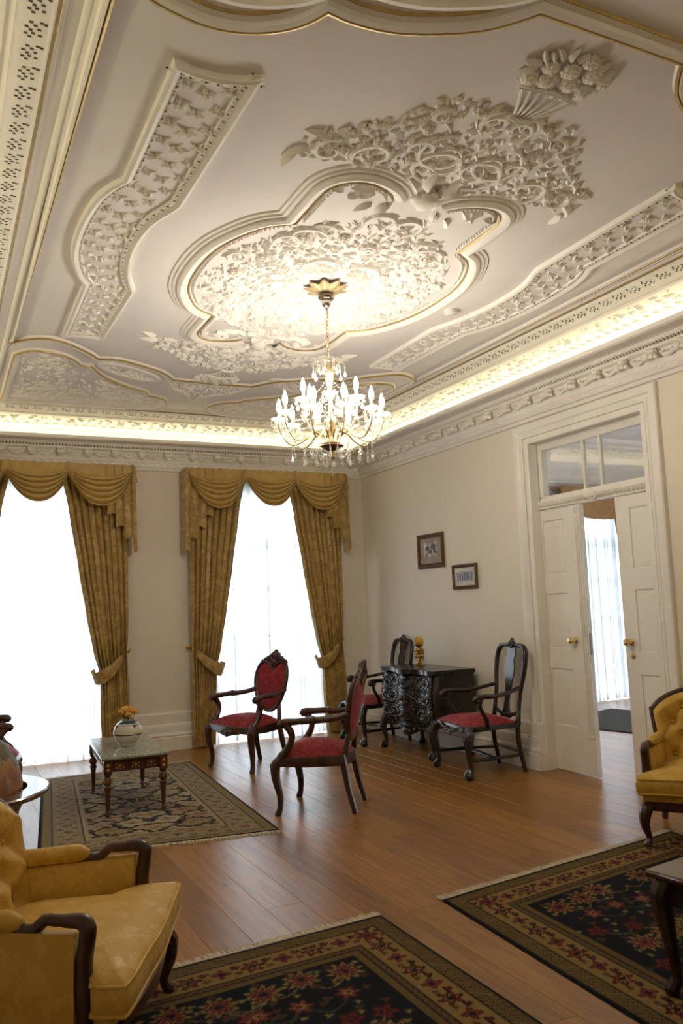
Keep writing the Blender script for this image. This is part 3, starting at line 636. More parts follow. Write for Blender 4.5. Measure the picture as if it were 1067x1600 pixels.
# ================================================================ doorway to the next room
def yz(a, b_, h): return (XR - h, a, b_)
b = MB()
b.sweep([(DY0, 0), (DY0, DH), (DY1, DH), (DY1, 0)], [(-.008, -.088), (-.008, .012), (.0, .018), (.042, .018), (.044, .006), (.05, .006), (.053, .024), (.075, .03), (.085, .022), (.10, .026), (.115, .04), (.125, .042), (.165, .038), (.175, .03), (.178, 0)], yz)
CAS = struct(b.build('trim_2', TRIMW, ang=25))
for y0, y1 in ((DY1 - .0, DY1 + .185), (DY0 - .185, DY0)):      # plinth blocks, stepped like the baseboard
    pl = MB()
    for z0, z1, t in ((0, .14, .10), (.14, .18, .092), (.18, .26, .07), (.26, .285, .062), (.285, .39, .05), (.39, .405, .04)):
        pl.box((XR - t / 2 + .02, (y0 + y1) / 2, (z0 + z1) / 2), (t + .04, y1 - y0 + t * .12, z1 - z0), ch=.004)
    pl.build('plinth', TRIMW, CAS)
LX = 4.94
# transom light
b = MB()
for z, h in ((2.872, .075), (2.39, .05)): b.box((LX + .03, (DY0 + DY1) / 2, z), (.05, DY1 - DY0, h), ch=.006)
for y in (DY0 + .03, DY1 - .03): b.box((LX + .03, y, 2.62), (.05, .06, .45), ch=.006)
TL = struct(b.build('window_3', TRIMW))
for y in (5.345, 5.145): b = MB(); b.box((LX + .03, y, 2.625), (.035, .028, .44), ch=.006); b.build('muntin', TRIMW, TL)
for y0, y1 in ((DY0 + .06, 5.131), (5.159, 5.331), (5.359, DY1 - .06)):
    b = MB(); b.box((LX + .03, (y0 + y1) / 2, 2.625), (.005, y1 - y0, .43)); b.build('pane', GLASS, TL, smooth=False)
b = MB(); b.box((LX + .015, (DY0 + DY1) / 2, 2.333), (.06, DY1 - DY0, .07), ch=.005); b.tube([(LX - .018, DY0, 2.362), (LX - .018, DY1, 2.362)], .008, 6); b.tube([(LX - .018, DY0, 2.304), (LX - .018, DY1, 2.304)], .007, 6)
CR = struct(b.build('trim_3', TRIMW))
lb = MB()
for k in range(30):
    y = DY0 + .03 + k * .045
    lb.ball((LX - .022, y, 2.335), (.024, .010, .024), 6, 4); lb.tube([(LX - .02, y + .010, 2.312), (LX - .042, y + .022, 2.335), (LX - .02, y + .010, 2.358)], [.003, .009, .003], 5)
stuff(lb.build('leaf_carving', TRIMW, CR))
rb = MB()
for k in range(8): rb.ball((LX - .03, 5.21 + .035 * cos(k * PI / 4), 2.335 + .028 * sin(k * PI / 4)), (.018, .018, .016), 6, 4)
rb.ball((LX - .045, 5.21, 2.335), (.022, .02, .02), 8, 5)
for s in (-1, 1): rb.tube([(LX - .025, 5.21 + s * .03, 2.33), (LX - .04, 5.21 + s * .075, 2.345), (LX - .02, 5.21 + s * .11, 2.33)], [.014, .02, .004], 6)
rb.build('rosette', TRIMW, CR)
# sliding leaves
PZ = ((1.707, 2.19), (1.055, 1.539), (.392, .88))
def leafdoor(n, y0, y1, p0, p1, knob_y, free):
    b = MB(); t = .045; x = LX + t / 2
    b.box((x, (y0 + p0) / 2, 1.15), (t, p0 - y0, 2.28)); b.box((x, (p1 + y1) / 2, 1.15), (t, y1 - p1, 2.28))
    zs = [.01] + [q for a, c in reversed(PZ) for q in (a, c)] + [2.29]
    for i in range(0, len(zs), 2): b.box((x, (p0 + p1) / 2, (zs[i] + zs[i + 1]) / 2), (t, p1 - p0, zs[i + 1] - zs[i]))
    D = struct(b.build('door_%d' % n, TRIMW, smooth=False))
    for z0, z1 in PZ:
        b = MB()
        prof = [(0, -.010), (.012, -.014), (.016, -.008), (.05, -.003)]
        b.sweep([(p0, z0), (p1, z0), (p1, z1), (p0, z1)], [(o, h) for o, h in prof], lambda a, c, h: (LX - h, a, c), True)
        c_ = .05; b.add([(LX + .003, p0 + c_, z0 + c_), (LX + .003, p1 - c_, z0 + c_), (LX + .003, p1 - c_, z1 - c_), (LX + .003, p0 + c_, z1 - c_)], [(3, 2, 1, 0)])
        b.build('panel', TRIMW, D, ang=20)
    b = MB(); b.lathe([(.0, 0), (.026, 0), (.027, .006), (.014, .012), (.010, .03), (.018, .038), (.029, .05), (.031, .06), (.025, .072), (.0, .077)], (LX, knob_y, 1.13), 18, ax=(-1, 0, 0)); b.build('knob', BRASS, D)
    b = MB(); f = y0 if free < 0 else y1; b.box((x, f - free * -.001, 1.10), (.022, .004, .18), ch=.001); b.build('edge_plate', simple('aged_steel', (.35, .33, .3), .4, .8), D)
    return D
D1 = leafdoor(1, 5.415, 6.12, 5.629, 5.907, 5.57, -1)
b = MB()
for y in (5.43, 5.455, 5.48): b.tube([(LX - .003, y, .34), (LX - .003, y, 2.27)], .008, 6)
b.box((LX - .004, 5.455, .33), (.012, .08, .02), ch=.003); b.box((LX - .004, 5.455, 2.20), (.014, .08, .02), ch=.003); b.build('reeded_stile', TRIMW, D1)
D2 = leafdoor(2, 4.25, 5.0, 4.633, 4.855, 4.93, 1)
b = MB(); b.lathe([(0, 0), (.022, 0), (.023, .004), (.016, .008), (0, .009)], (LX, 4.925, 1.02), 16, ax=(-1, 0, 0)); b.box((LX - .009, 4.925, 1.018), (.004, .006, .016)); b.build('keyhole_plate', OLDGOLD, D2)
# ================================================================ the next room
NX = 10.6
b = MB(); wallbox(b, (DX, YB, 0), (5.45, YB + .35, 4)); wallbox(b, (6.75, YB, 0), (8.67 - .6, YB + .35, 4)); wallbox(b, (8.67 + .6, YB, 0), (NX, YB + .35, 4)); wallbox(b, (5.45, YB, 2.9), (6.75, YB + .35, 4)); wallbox(b, (8.07, YB, 2.9), (9.27, YB + .35, 4))
NWALL = simple('cool_grey_wall_paint', (.62, .63, .60), .8, var=.03)
struct(b.build('wall_north', NWALL, smooth=False))
b = MB(); ey = [2, 3.0, 4.4, 5.6, 7.0, YB]
for i in (0, 2, 4): wallbox(b, (NX, ey[i], 0), (NX + .2, ey[i + 1], 4))
for i in (1, 3): wallbox(b, (NX, ey[i], 2.9), (NX + .2, ey[i + 1], 4))
struct(b.build('wall_east', NWALL, smooth=False))
for k, i in enumerate((1, 3)):  # unseen windows added in this wall to brighten the next room
    fr_ = MB(); yc = (ey[i] + ey[i + 1]) / 2
    for y_ in (ey[i] + .035, yc, ey[i + 1] - .035): fr_.box((NX + .1, y_, 1.45), (.06, .06, 2.9))
    for z_ in (.035, 1.2, 2.2, 2.865): fr_.box((NX + .1, yc, z_), (.06, 1.38, .06))
    fo = struct(fr_.build('window_%d' % (6 + k), WPAINT)); fr_ = MB(); fr_.box((NX + .1, yc, 1.45), (.006, 1.3, 2.8)); fr_.build('pane', GLASS, fo, smooth=False)
b = MB(); wallbox(b, (DX, 1.8, 0), (NX, 2, 4)); struct(b.build('wall_south', NWALL, smooth=False))
b = MB(); wallbox(b, (DX, 2, ZC), (NX, YB, ZC + .2)); NC = struct(b.build('ceiling_next_room', CEIL, smooth=False))
b = MB(); b.sweep([(DX, 2), (NX, 2), (NX, YB), (DX, YB)], CO[:8] + [(.10, 3.25), (.20, 3.33), (.22, 3.36), (.22, 3.40), (.30, 3.46), (.42, 3.53), (.46, 3.535), (.46, 3.56), (.6, 3.58), (.62, 3.60), (.72, 3.62), (.74, 3.64), (.76, ZC + .01)], XYZ, True)
TR4 = struct(b.build('trim_4', PLASTER, ang=24))
lb = MB()
for k in range(34):
    q = DX + .5 + k * .15
    for j in range(3): leaf_s = rnd.uniform(-.05, .05); lb.ball((q + leaf_s, YB - .36 - .05 * j, 3.505 + .025 * j), (.045, .03, .014), 6, 3)
    lb.ball((q, YB - .53, 3.57), (.05, .04, .012), 6, 3)
stuff(lb.build('running_ornament', PLASTER, TR4))
b = MB()
om = [(8.9 + .95 * cos(t), 6.2 + 1.2 * sin(t)) for t in [2 * PI * i / 40 for i in range(40)]]
b.sweep(om, [(-.06, 0), (-.05, .03), (-.02, .045), (.02, .03), (.05, .03), (.06, 0)], XYZ if False else (lambda a, c, h: (a, c, ZC - h)), True)
m2 = b.build('medallion', PLASTER, NC); o1 = CX; CX = 0
fb = MB(); fill(fb, lambda x, y: ((x - 8.9) / .88) ** 2 + ((y - 6.2) / 1.1) ** 2 < 1, (8, 9.8, 5, 7.4), 420, (.06, .1), 2.2, 33); stuff(fb.build('foliage', PLASTER, m2)); CX = o1
b = MB(); wallbox(b, (XR, 2, -.12), (NX, YB, -.022)); NF = struct(b.build('floor_next_room', SUBF, smooth=False))
lay(NF, XR, NX, 4.0, YB, .23, (2.4, 2.8), FLOOR)
window(4, 6.10, YB, .65, 2.9); window(5, 8.67, YB, .60, 2.9)  # first one follows the facade spacing, unseen, added to light the room
b = MB(); b.sweep([(XR + .21, YB), (5.45, YB)][::-1], BP, XYZ); b.sweep([(6.75, YB), (8.07, YB)][::-1], BP, XYZ); b.sweep([(9.27, YB), (NX, YB)][::-1], BP, XYZ); struct(b.build('baseboard_north', WPAINT, ang=30))

# ================================================================ curtains
def lerp_tab(tab, z):
    for (z0, v0), (z1, v1) in zip(tab, tab[1:]):
        if z0 >= z >= z1:
            t = (z0 - z) / (z0 - z1); t = t * t * (3 - 2 * t) * .35 + t * .65; return v0 + (v1 - v0) * t
    return tab[-1][1]
INNER = [(3.05, .26), (2.6, .345), (2.0, .44), (1.5, .52), (1.1, .592), (.87, .65), (.78, .655), (.4, .66), (.025, .685)]
def drape(w, s, label, scale=1.0, outer=.94, y0=None, mat=None, pleats=8.5, tie=True, knob=True, top=3.06, group='gold drapes at the windows'):
    y0 = y0 or YB - .115; mat = mat or DRAPE; org = (w + s * outer * scale, y0, 0); d = thing('drape', label, 'curtain', org, 0, group); ph = rnd.uniform(0, 6)
    def fn(u, v):
        z = top + (.025 - top) * v; xi = lerp_tab(INNER, min(z, 3.05)) * scale; gather = math.exp(-((z - (.86 + .2 * (1 - u))) / .22) ** 2)
        xx = outer * scale + (xi - outer * scale) * u
        a = .046 + .010 * v; wob = .35 * sin(v * 5 + u * 9 + ph)
        y = y0 - a * (.5 + .5 * sin(2 * PI * pleats * u + wob)) ** .7 - a * .22 * sin(2 * PI * pleats * 2.3 * u + ph) * (.3 + .7 * v) + .028 * gather * (1 - u * .3)
        xx += .012 * sin(2 * PI * pleats * u + 1.3) * (1 - gather)
        return (w + s * xx, y, z)
    b = MB(); b.grid(fn, 150, 44); b.build('panel', mat, d, org=org, ang=80)
    if tie:
        b = MB(); P = spl([(outer - .005, -.0 + YB - .05, 1.085), (outer - .07, y0 - .03, 1.02), (outer - .17, y0 - .085, .92), (outer - .27, y0 - .09, .858), (.61, y0 - .06, .835), (.575, y0 - .01, .845), (.62, y0 + .03, .87)], 5)
        def tf(u, v):
            i = u * (len(P) - 1); k = min(int(i), len(P) - 2); t = i - k; p = [P[k][j] + (P[k + 1][j] - P[k][j]) * t for j in range(3)]
            h = (v - .5) * (.045 + .085 * min(1, u * 2.2)); return (w + s * (p[0] * scale - h * .35), p[1] - .012 * sin(PI * v), p[2] + h)
        b.grid(tf, 32, 5); b.build('tieback', mat, d, org=org, ang=80)
    if knob:
        k = MB(); k.lathe([(0, 0), (.024, 0), (.024, .006), (.009, .012), (.009, .05), (.026, .058), (.03, .07), (.024, .084), (0, .09)], (w + s * (outer + .012) * scale, YB, 1.105), 14, ax=(0, -1, 0)); k.build('holdback_knob', OLDGOLD, d, org=org)
    return d
def swag(w, x0, x1, dep, y, org, par, ztop=3.10):
    b = MB()
    def fn(u, v):
        e = 2 * u - 1; D = dep * max(0, 1 - abs(e) ** 2.2) ** .85
        w0 = .22; t = max(0, (v - w0) / (1 - w0)); fold = abs(sin(PI * 5.5 * t)) ** .6 if t > 0 else 0
        k = (1 - .5 * abs(e) ** 4) * min(1, t * 6)
        xx = w + x0 + (x1 - x0) * (.5 + .5 * e * (1 + .02 * (1 - v)))
        yy = y - .010 - .035 * sin(PI * u) * v - .044 * fold * k
        zz = ztop - (.0 if v == 0 else .03 * min(1, v * 8) + D * v ** 1.1) - .006 * (1 - fold) * k
        return (xx, yy, zz)
    b.grid(fn, 32, 88); b.build('swag', SWAGM, par, org=org, ang=80)
def tail(w, s, y, org, par, outer=1.02, inner=.70, zt=3.10):
    b = MB(); nf = 3.5
    def fn(u, v):
        if u < .12:  # return towards the wall
            t = u / .12; x = outer - .004 * t; yy = y + .20 * (1 - t); zb = 2.17
        else:
            t = (u - .12) / .88; x = outer - .004 - (outer - inner) * (t + .07 * sin(2 * PI * nf * t)); yy = y - .012 - .03 * (.5 - .5 * cos(2 * PI * nf * t)); zb = 2.165 + .46 * (t + .085 * sin(2 * PI * nf * t + 2.6))
        z = zt + (zb - zt) * v; return (w + s * (x + .012 * v), yy - .012 * v, z)
    b.grid(fn, 50, 14); b.build('tail', DRAPE, par, org=org, ang=80)
def horn(w, x, y, org, par):
    b = MB()
    for k in range(-2, 3): b.tube([(w + x + k * .004, y - .03 - .006 * (2 - abs(k)), 3.115), (w + x + k * .012, y - .04 - .008 * (2 - abs(k)), 3.06), (w + x + k * .026, y - .03, 2.96 - .02 * abs(k))], [.010, .013, .006], 6)
    b.build('horn_pleat', SWAGM, par, org=org, ang=80)
def valance(w, label):
    org = (w, YB - .1, 3.1); v = thing('swag_valance', label, 'valance', org, 0, 'swagged valances'); y = YB - .245
    b = MB(); b.box((w, YB - .12, 3.108), (2.02, .235, .02)); b.build('pelmet_board', SWAGM, v, org=org)
    tail(w, -1, y, org, v); tail(w, 1, y, org, v)
    swag(w, -1.0, -.29, .42, y - .012, org, v); swag(w, .29, 1.0, .42, y - .012, org, v); swag(w, -.335, .335, .39, y - .03, org, v)
    for x in (-.31, .31): horn(w, x, y - .02, org, v)
    for x in (-.985, .985): horn(w, x, y + .03, org, v)
def sheer(w, half, label, top=3.02, seed=1, y=None):
    y = y or YB - .045; r = random.Random(seed); ph = [(r.uniform(3, 5), r.uniform(0, 6), .010), (r.uniform(9, 12), r.uniform(0, 6), .012), (r.uniform(22, 27), r.uniform(0, 6), .005)]
    def fn(u, v):
        x = w - half + 2 * half * u; yy = y + sum(a * sin(2 * PI * f * u * half / .95 + p + .25 * sin(3 * v)) for f, p, a in ph) * (.55 + .45 * v)
        return (x, yy - .02 * v, top + (.012 - top) * v - .012 * sin(9 * u + seed) * v)
    b = MB(); b.grid(fn, 200, 10); return tag(b.build('sheer_curtain', SHEER, ang=80), label, 'curtain', 'white sheer curtains')
sheer(WIN[0][0], .80, 'white sheer curtain in the window behind the marble table', seed=1)
sheer(WIN[1][0], .80, 'white sheer curtain in the window behind the red armchairs', seed=2)
drape(WIN[0][0], 1, 'gold damask drape tied back just behind the marble table')
drape(WIN[0][0], -1, 'gold damask drape at the far photo edge, mostly cut off')
drape(WIN[1][0], -1, 'gold damask drape left of the oval chair that stands before the window', pleats=8)
drape(WIN[1][0], 1, 'gold damask drape nearest the room corner, behind the dark corner armchair')
valance(WIN[0][0], 'gold swag and tail valance over the window behind the marble table')
valance(WIN[1][0], 'gold swag and tail valance over the window behind the red armchairs')
# next room's curtains
sheer(8.67, .68, 'white sheer curtain seen through the open doorway', seed=5, top=2.95)
sheer(6.10, .68, 'white sheer curtain of the next room beside the doorway wall', seed=6, top=2.95)
NDR = damask('tan_damask', (.34, .20, .075), (.24, .13, .045), 9, (.5, .7), .3)
drape(8.67, -1, 'tan drape seen through the doorway, nearer its shut leaf', .9, .80, mat=NDR, knob=False, pleats=6, top=2.9, group='drapes of the next room')
drape(8.67, 1, 'tan drape seen through the doorway, tied off to the far side', .9, .80, mat=NDR, knob=False, pleats=6, top=2.9, group='drapes of the next room')
b = MB(); P = [(-.76, 3.06), (.76, 3.06), (.76, 2.60)] + [(.76 - 1.52 * i / 12, 2.60 + .12 * (abs(i - 6) / 6) ** 2 + (.02 if i in (0, 12) else 0)) for i in range(1, 12)] + [(-.76, 2.60)]
b.prism(P, lambda a, c, h: (8.67 + a, YB - .22 - h, c), 0, .03); b.box((8.67, YB - .11, 3.05), (1.5, .21, .02)); tag(b.build('pelmet', simple('tan_pelmet_cloth', (.36, .19, .06), .6, var=.15, sc=9), smooth=False), 'tan curved pelmet over the window seen through the doorway', 'pelmet')
# ================================================================ chandelier
CC = (2.35, 4.88); CH = thing('chandelier', 'large crystal chandelier with lit candle bulbs hanging from the ceiling medallion', 'chandelier', (CC[0], CC[1], 2.50))
OC = (CC[0], CC[1], 0)
def cb(mb, name, mat, par=CH, org=(CC[0], CC[1], 2.50), **k): return mb.build(name, mat, par, org=org, **k)
def P3(r, a, z): return (CC[0] + r * cos(a), CC[1] + r * sin(a), z)
b = MB()                                              # acanthus rose on the ceiling
def petal(u, v, a0): 
    r = .02 + .135 * v; w = .045 * sin(PI * min(1, v * .8 + .18)); z = 3.618 + .030 * v - .014 * sin(PI * u) * (1 - v * .4) + .006 * v * v; a = (u - .5) * 2
    x, y = r, w * a; return (CC[0] + x * cos(a0) - y * sin(a0), CC[1] + x * sin(a0) + y * cos(a0), z)
for k in range(9): b.grid(lambda u, v, k=k: petal(u, v, 2 * PI * k / 9), 6, 6)
cb(b, 'ceiling_rose', simple('antique_cream_gilt', (.50, .38, .20), .45, .3, var=.25, sc=25))
b = MB(); b.lathe([(.0, 3.60), (.05, 3.60), (.058, 3.585), (.05, 3.572), (.03, 3.565), (.034, 3.545), (.026, 3.525), (.012, 3.515), (.008, 3.50), (0, 3.50)], OC, 18); cb(b, 'canopy', simple('nickel', (.5, .46, .40), .2, 1))
b = MB()
zt, zb, n = 3.50, 3.12, 14
for i in range(n):                                    # chain links
    z = zt - (i + .5) * (zt - zb) / n; h = (zt - zb) / n * .62; a = PI / 2 * (i % 2) + .35
    b.tube([(CC[0] + .009 * cos(t) * cos(a), CC[1] + .009 * cos(t) * sin(a), z + h * sin(t)) for t in [2 * PI * j / 10 for j in range(10)]], .0024, 5, closed=True)
cb(b, 'chain', BRASS)
b = MB(); b.tube([(CC[0] + .007 * sin(i * 1.1), CC[1] + .007 * cos(i * 1.1), zt - i * (zt - zb) / 24) for i in range(25)], .003, 5); cb(b, 'flex', simple('clear_flex', (.62, .55, .42), .3))
b = MB(); b.lathe([(.0, 3.13), (.010, 3.12), (.012, 3.09), (.03, 3.075), (.034, 3.06), (.014, 3.04), (.011, 2.96), (.022, 2.94), (.026, 2.90), (.013, 2.87), (.012, 2.78), (.03, 2.755), (.035, 2.72), (.02, 2.69), (.02, 2.62), (.06, 2.60), (.072, 2.575), (.066, 2.552), (.03, 2.53), (.02, 2.50), (.024, 2.485), (.012, 2.465), (0, 2.46)], OC, 18)
cb(b, 'stem', simple('gilt_brass', (.55, .43, .24), .28, .9))
b = MB(); b.lathe([(0, 2.56), (.075, 2.566), (.082, 2.558), (.06, 2.545), (.035, 2.525), (0, 2.52)], OC, 18); cb(b, 'hub_disc', simple('bronze_disc', (.16, .08, .035), .3, .8))
GILT = bpy.data.materials['gilt_brass']
# one shared drop, bead string
def drop_mesh(h=.05, r=.014):
    b = MB(); b.lathe([(0, 0), (.003, -.004), (r * .55, -h * .35), (r, -h * .70), (r * .62, -h * .9), (0, -h)], (0, 0, 0), 7); o = b.build('crystal_drop', CRYSTAL, CH, smooth=False); return o
dm = drop_mesh(); dms = drop_mesh(.034, .010)
def string(p, q, sag, n, r=.0055):
    b = MB()
    for i in range(n + 1):
        t = i / n; z = p[2] + (q[2] - p[2]) * t - sag * 4 * t * (1 - t); b.ball((p[0] + (q[0] - p[0]) * t, p[1] + (q[1] - p[1]) * t, z), r, 6, 4)
    cb(b, 'bead_string', CRYSTAL, smooth=False)
def hang(src, p, chain=0):
    if chain:
        b = MB()
        for i in range(chain): b.ball((p[0], p[1], p[2] - .007 - i * .0125), .0052, 6, 4)
        cb(b, 'bead_string', CRYSTAL, smooth=False)
    inst(src, CH, (p[0] - CC[0], p[1] - CC[1], p[2] - 2.50 - chain * .0125), rnd.uniform(0, 6))
def arm(a, R_, zcup, z0=2.59, low=2.60):
    pts = [P3(.045, a, z0), P3(.07, a, z0 + .05), P3(R_ * .36, a, z0 + .065), P3(R_ * .55, a, low + .0), P3(R_ * .78, a, low - .02), P3(R_ * .95, a, low + .05), P3(R_, a, zcup - .03), P3(R_, a, zcup)]
    b = MB(); q = spl(pts, 5); b.tube(q, .0062, 7); cb(b, 'arm', GILT)
    c = (CC[0] + R_ * cos(a), CC[1] + R_ * sin(a), 0)
    b = MB(); b.lathe([(.008, zcup - .012), (.022, zcup - .008), (.05, zcup + .010), (.056, zcup + .018), (.052, zcup + .017), (.02, zcup + .002), (.008, zcup)], c, 14, sq=lambda g, z: 1 + .06 * sin(7 * g)); dish = cb(b, 'drip_dish', CRYSTAL)
    b = MB(); b.lathe([(.0, zcup), (.013, zcup), (.0135, zcup + .008), (.011, zcup + .012), (.011, zcup + .06), (.0, zcup + .06)], c, 12); cb(b, 'candle_sleeve', simple('ivory_sleeve', (.7, .58, .36), .5) if 'ivory_sleeve' not in bpy.data.materials else bpy.data.materials['ivory_sleeve'])
    b = MB(); b.lathe([(.0, zcup + .06), (.008, zcup + .062), (.015, zcup + .078), (.0175, zcup + .094), (.014, zcup + .118), (.007, zcup + .142), (.0, zcup + .158)], c, 12); cb(b, 'bulb', BULB)
    for k in range(6):
        g = 2 * PI * k / 6 + a; hang(dm if k % 2 else dms, (c[0] + .053 * cos(g), c[1] + .053 * sin(g), zcup + .014), 2 if k % 2 else 1)
    hang(dm, (c[0], c[1], zcup - .03), 5)
    return Vector((c[0], c[1], zcup + .01))
tips = [arm(2 * PI * k / 10 + .12, .345, 2.745) for k in range(10)]
tips2 = [arm(2 * PI * k / 5 + .5, .185, 2.86, 2.64, 2.70) for k in range(5)]
top = Vector((CC[0], CC[1], 2.93))
for i, p in enumerate(tips):
    q = tips[(i + 1) % 10]; string(p, q, .07, 15); string(p, (CC[0] + .03 * cos(i), CC[1] + .03 * sin(i), 2.90), .10, 22, .005)
    m = (p + q) / 2; hang(dm, (m[0], m[1], p[2] - .075), 2)
    a = 2 * PI * i / 10 + .12 + PI / 10
    string((CC[0] + .19 * cos(a), CC[1] + .19 * sin(a), 2.56), (CC[0] + .03 * cos(a), CC[1] + .03 * sin(a), 2.50), .03, 11, .005)
    hang(dm, P3(.19, a, 2.575), 6); hang(dm, P3(.27, a + .2, 2.60), 7); hang(dms, P3(.11, a, 2.53), 4)
for i, p in enumerate(tips2): string(p, tips2[(i + 1) % 5], .05, 13); string(p, (CC[0], CC[1], 3.05), .04, 15, .0048)
hang(dm, (CC[0], CC[1], 2.46), 4)
for k in range(7):                                    # fountain sprays at the top
    a = 2 * PI * k / 7 + .3; b = MB(); q = spl([P3(.012, a, 2.95), P3(.04, a, 3.07), P3(.075, a, 3.135), P3(.105, a, 3.11), P3(.108, a, 3.095)], 5); b.tube(q, .0026, 5); cb(b, 'spray_wire', GILT)
    hang(dm, P3(.108, a, 3.095), 2); hang(dms, P3(.075, a, 3.13), 3)
bpy.data.objects.remove(dm); bpy.data.objects.remove(dms)

# ================================================================ pictures, switch
def picture(yc, zc, w, h, fr, label, kind):
    o = (XR - .012, yc, zc); p = thing('framed_picture', label, 'picture', o, 0, 'framed pictures on the door wall')
    f = lambda a, c, k: (XR - .004 - k, yc + a, zc + c)
    b = MB(); W2, H2 = w / 2, h / 2
    b.sweep([(-W2, -H2), (W2, -H2), (W2, H2), (-W2, H2)], [(0, 0), (0, .018), (.006, .024), (.014, .02), (fr * .55, .026), (fr * .8, .018), (fr, .012), (fr, .0)], f, True); b.build('frame', simple('carved_gilt_wood', (.10, .055, .018), .4, .35, var=.5, sc=60, bs=.4, bsc=70), p, org=o, ang=25)
    b = MB(); i = fr - .005
    b.box((XR - .008, yc, zc), (.006, w - 2 * i, h - 2 * i)); b.build('mount', simple('warm_mount', (.36, .27, .22) if kind else (.62, .60, .55), .7), p, org=o)
    return p, o
p, o = picture(7.66, 2.06, .52, .375, .048, 'larger dark framed picture with a grey landscape, hung higher on the wall', 1)
b = MB(); b.box((XR - .0125, 7.66, 2.075), (.003, .27, .16)); b.build('photograph', simple('grey_landscape_photo', (.42, .40, .38), .5, var=.75, sc=14), p, org=o)
b = MB()
for y, z, r in ((7.60, 2.10, .05), (7.72, 2.09, .04), (7.66, 2.05, .035), (7.58, 2.05, .03)): b.ball((XR - .0142, y, z), (.001, r, r * .7), 10, 5)
b.build('trees', simple('dark_photo_tone', (.10, .10, .095), .6), p, org=o)
p, o = picture(7.035, 1.75, .43, .255, .035, 'smaller gilt framed picture with a pale oblong view, hung lower beside the doorway', 0)
b = MB(); b.box((XR - .0125, 7.035, 1.75), (.003, .28, .10)); b.build('photograph', simple('blue_grey_print', (.36, .38, .42), .5, var=.35, sc=30), p, org=o)
b = MB()
for k in range(7): b.box((XR - .0145, 7.155 - k * .04, 1.75), (.002, .014, .07))
b.build('columns', simple('dark_print_tone', (.12, .13, .16), .6), p, org=o)
b = MB(); b.box((XR - .006, 7.99, 2.225), (.012, .10, .07), ch=.003); b.box((XR - .0135, 7.99, 2.225), (.004, .03, .04), ch=.001); tag(b.build('wall_plate', WPAINT), 'small blank white plate on the wall beside the larger picture', 'wall plate')
# ================================================================ seats (local: front is -y)
def mir(o): return [(-x, z) for x, z in reversed(o)]
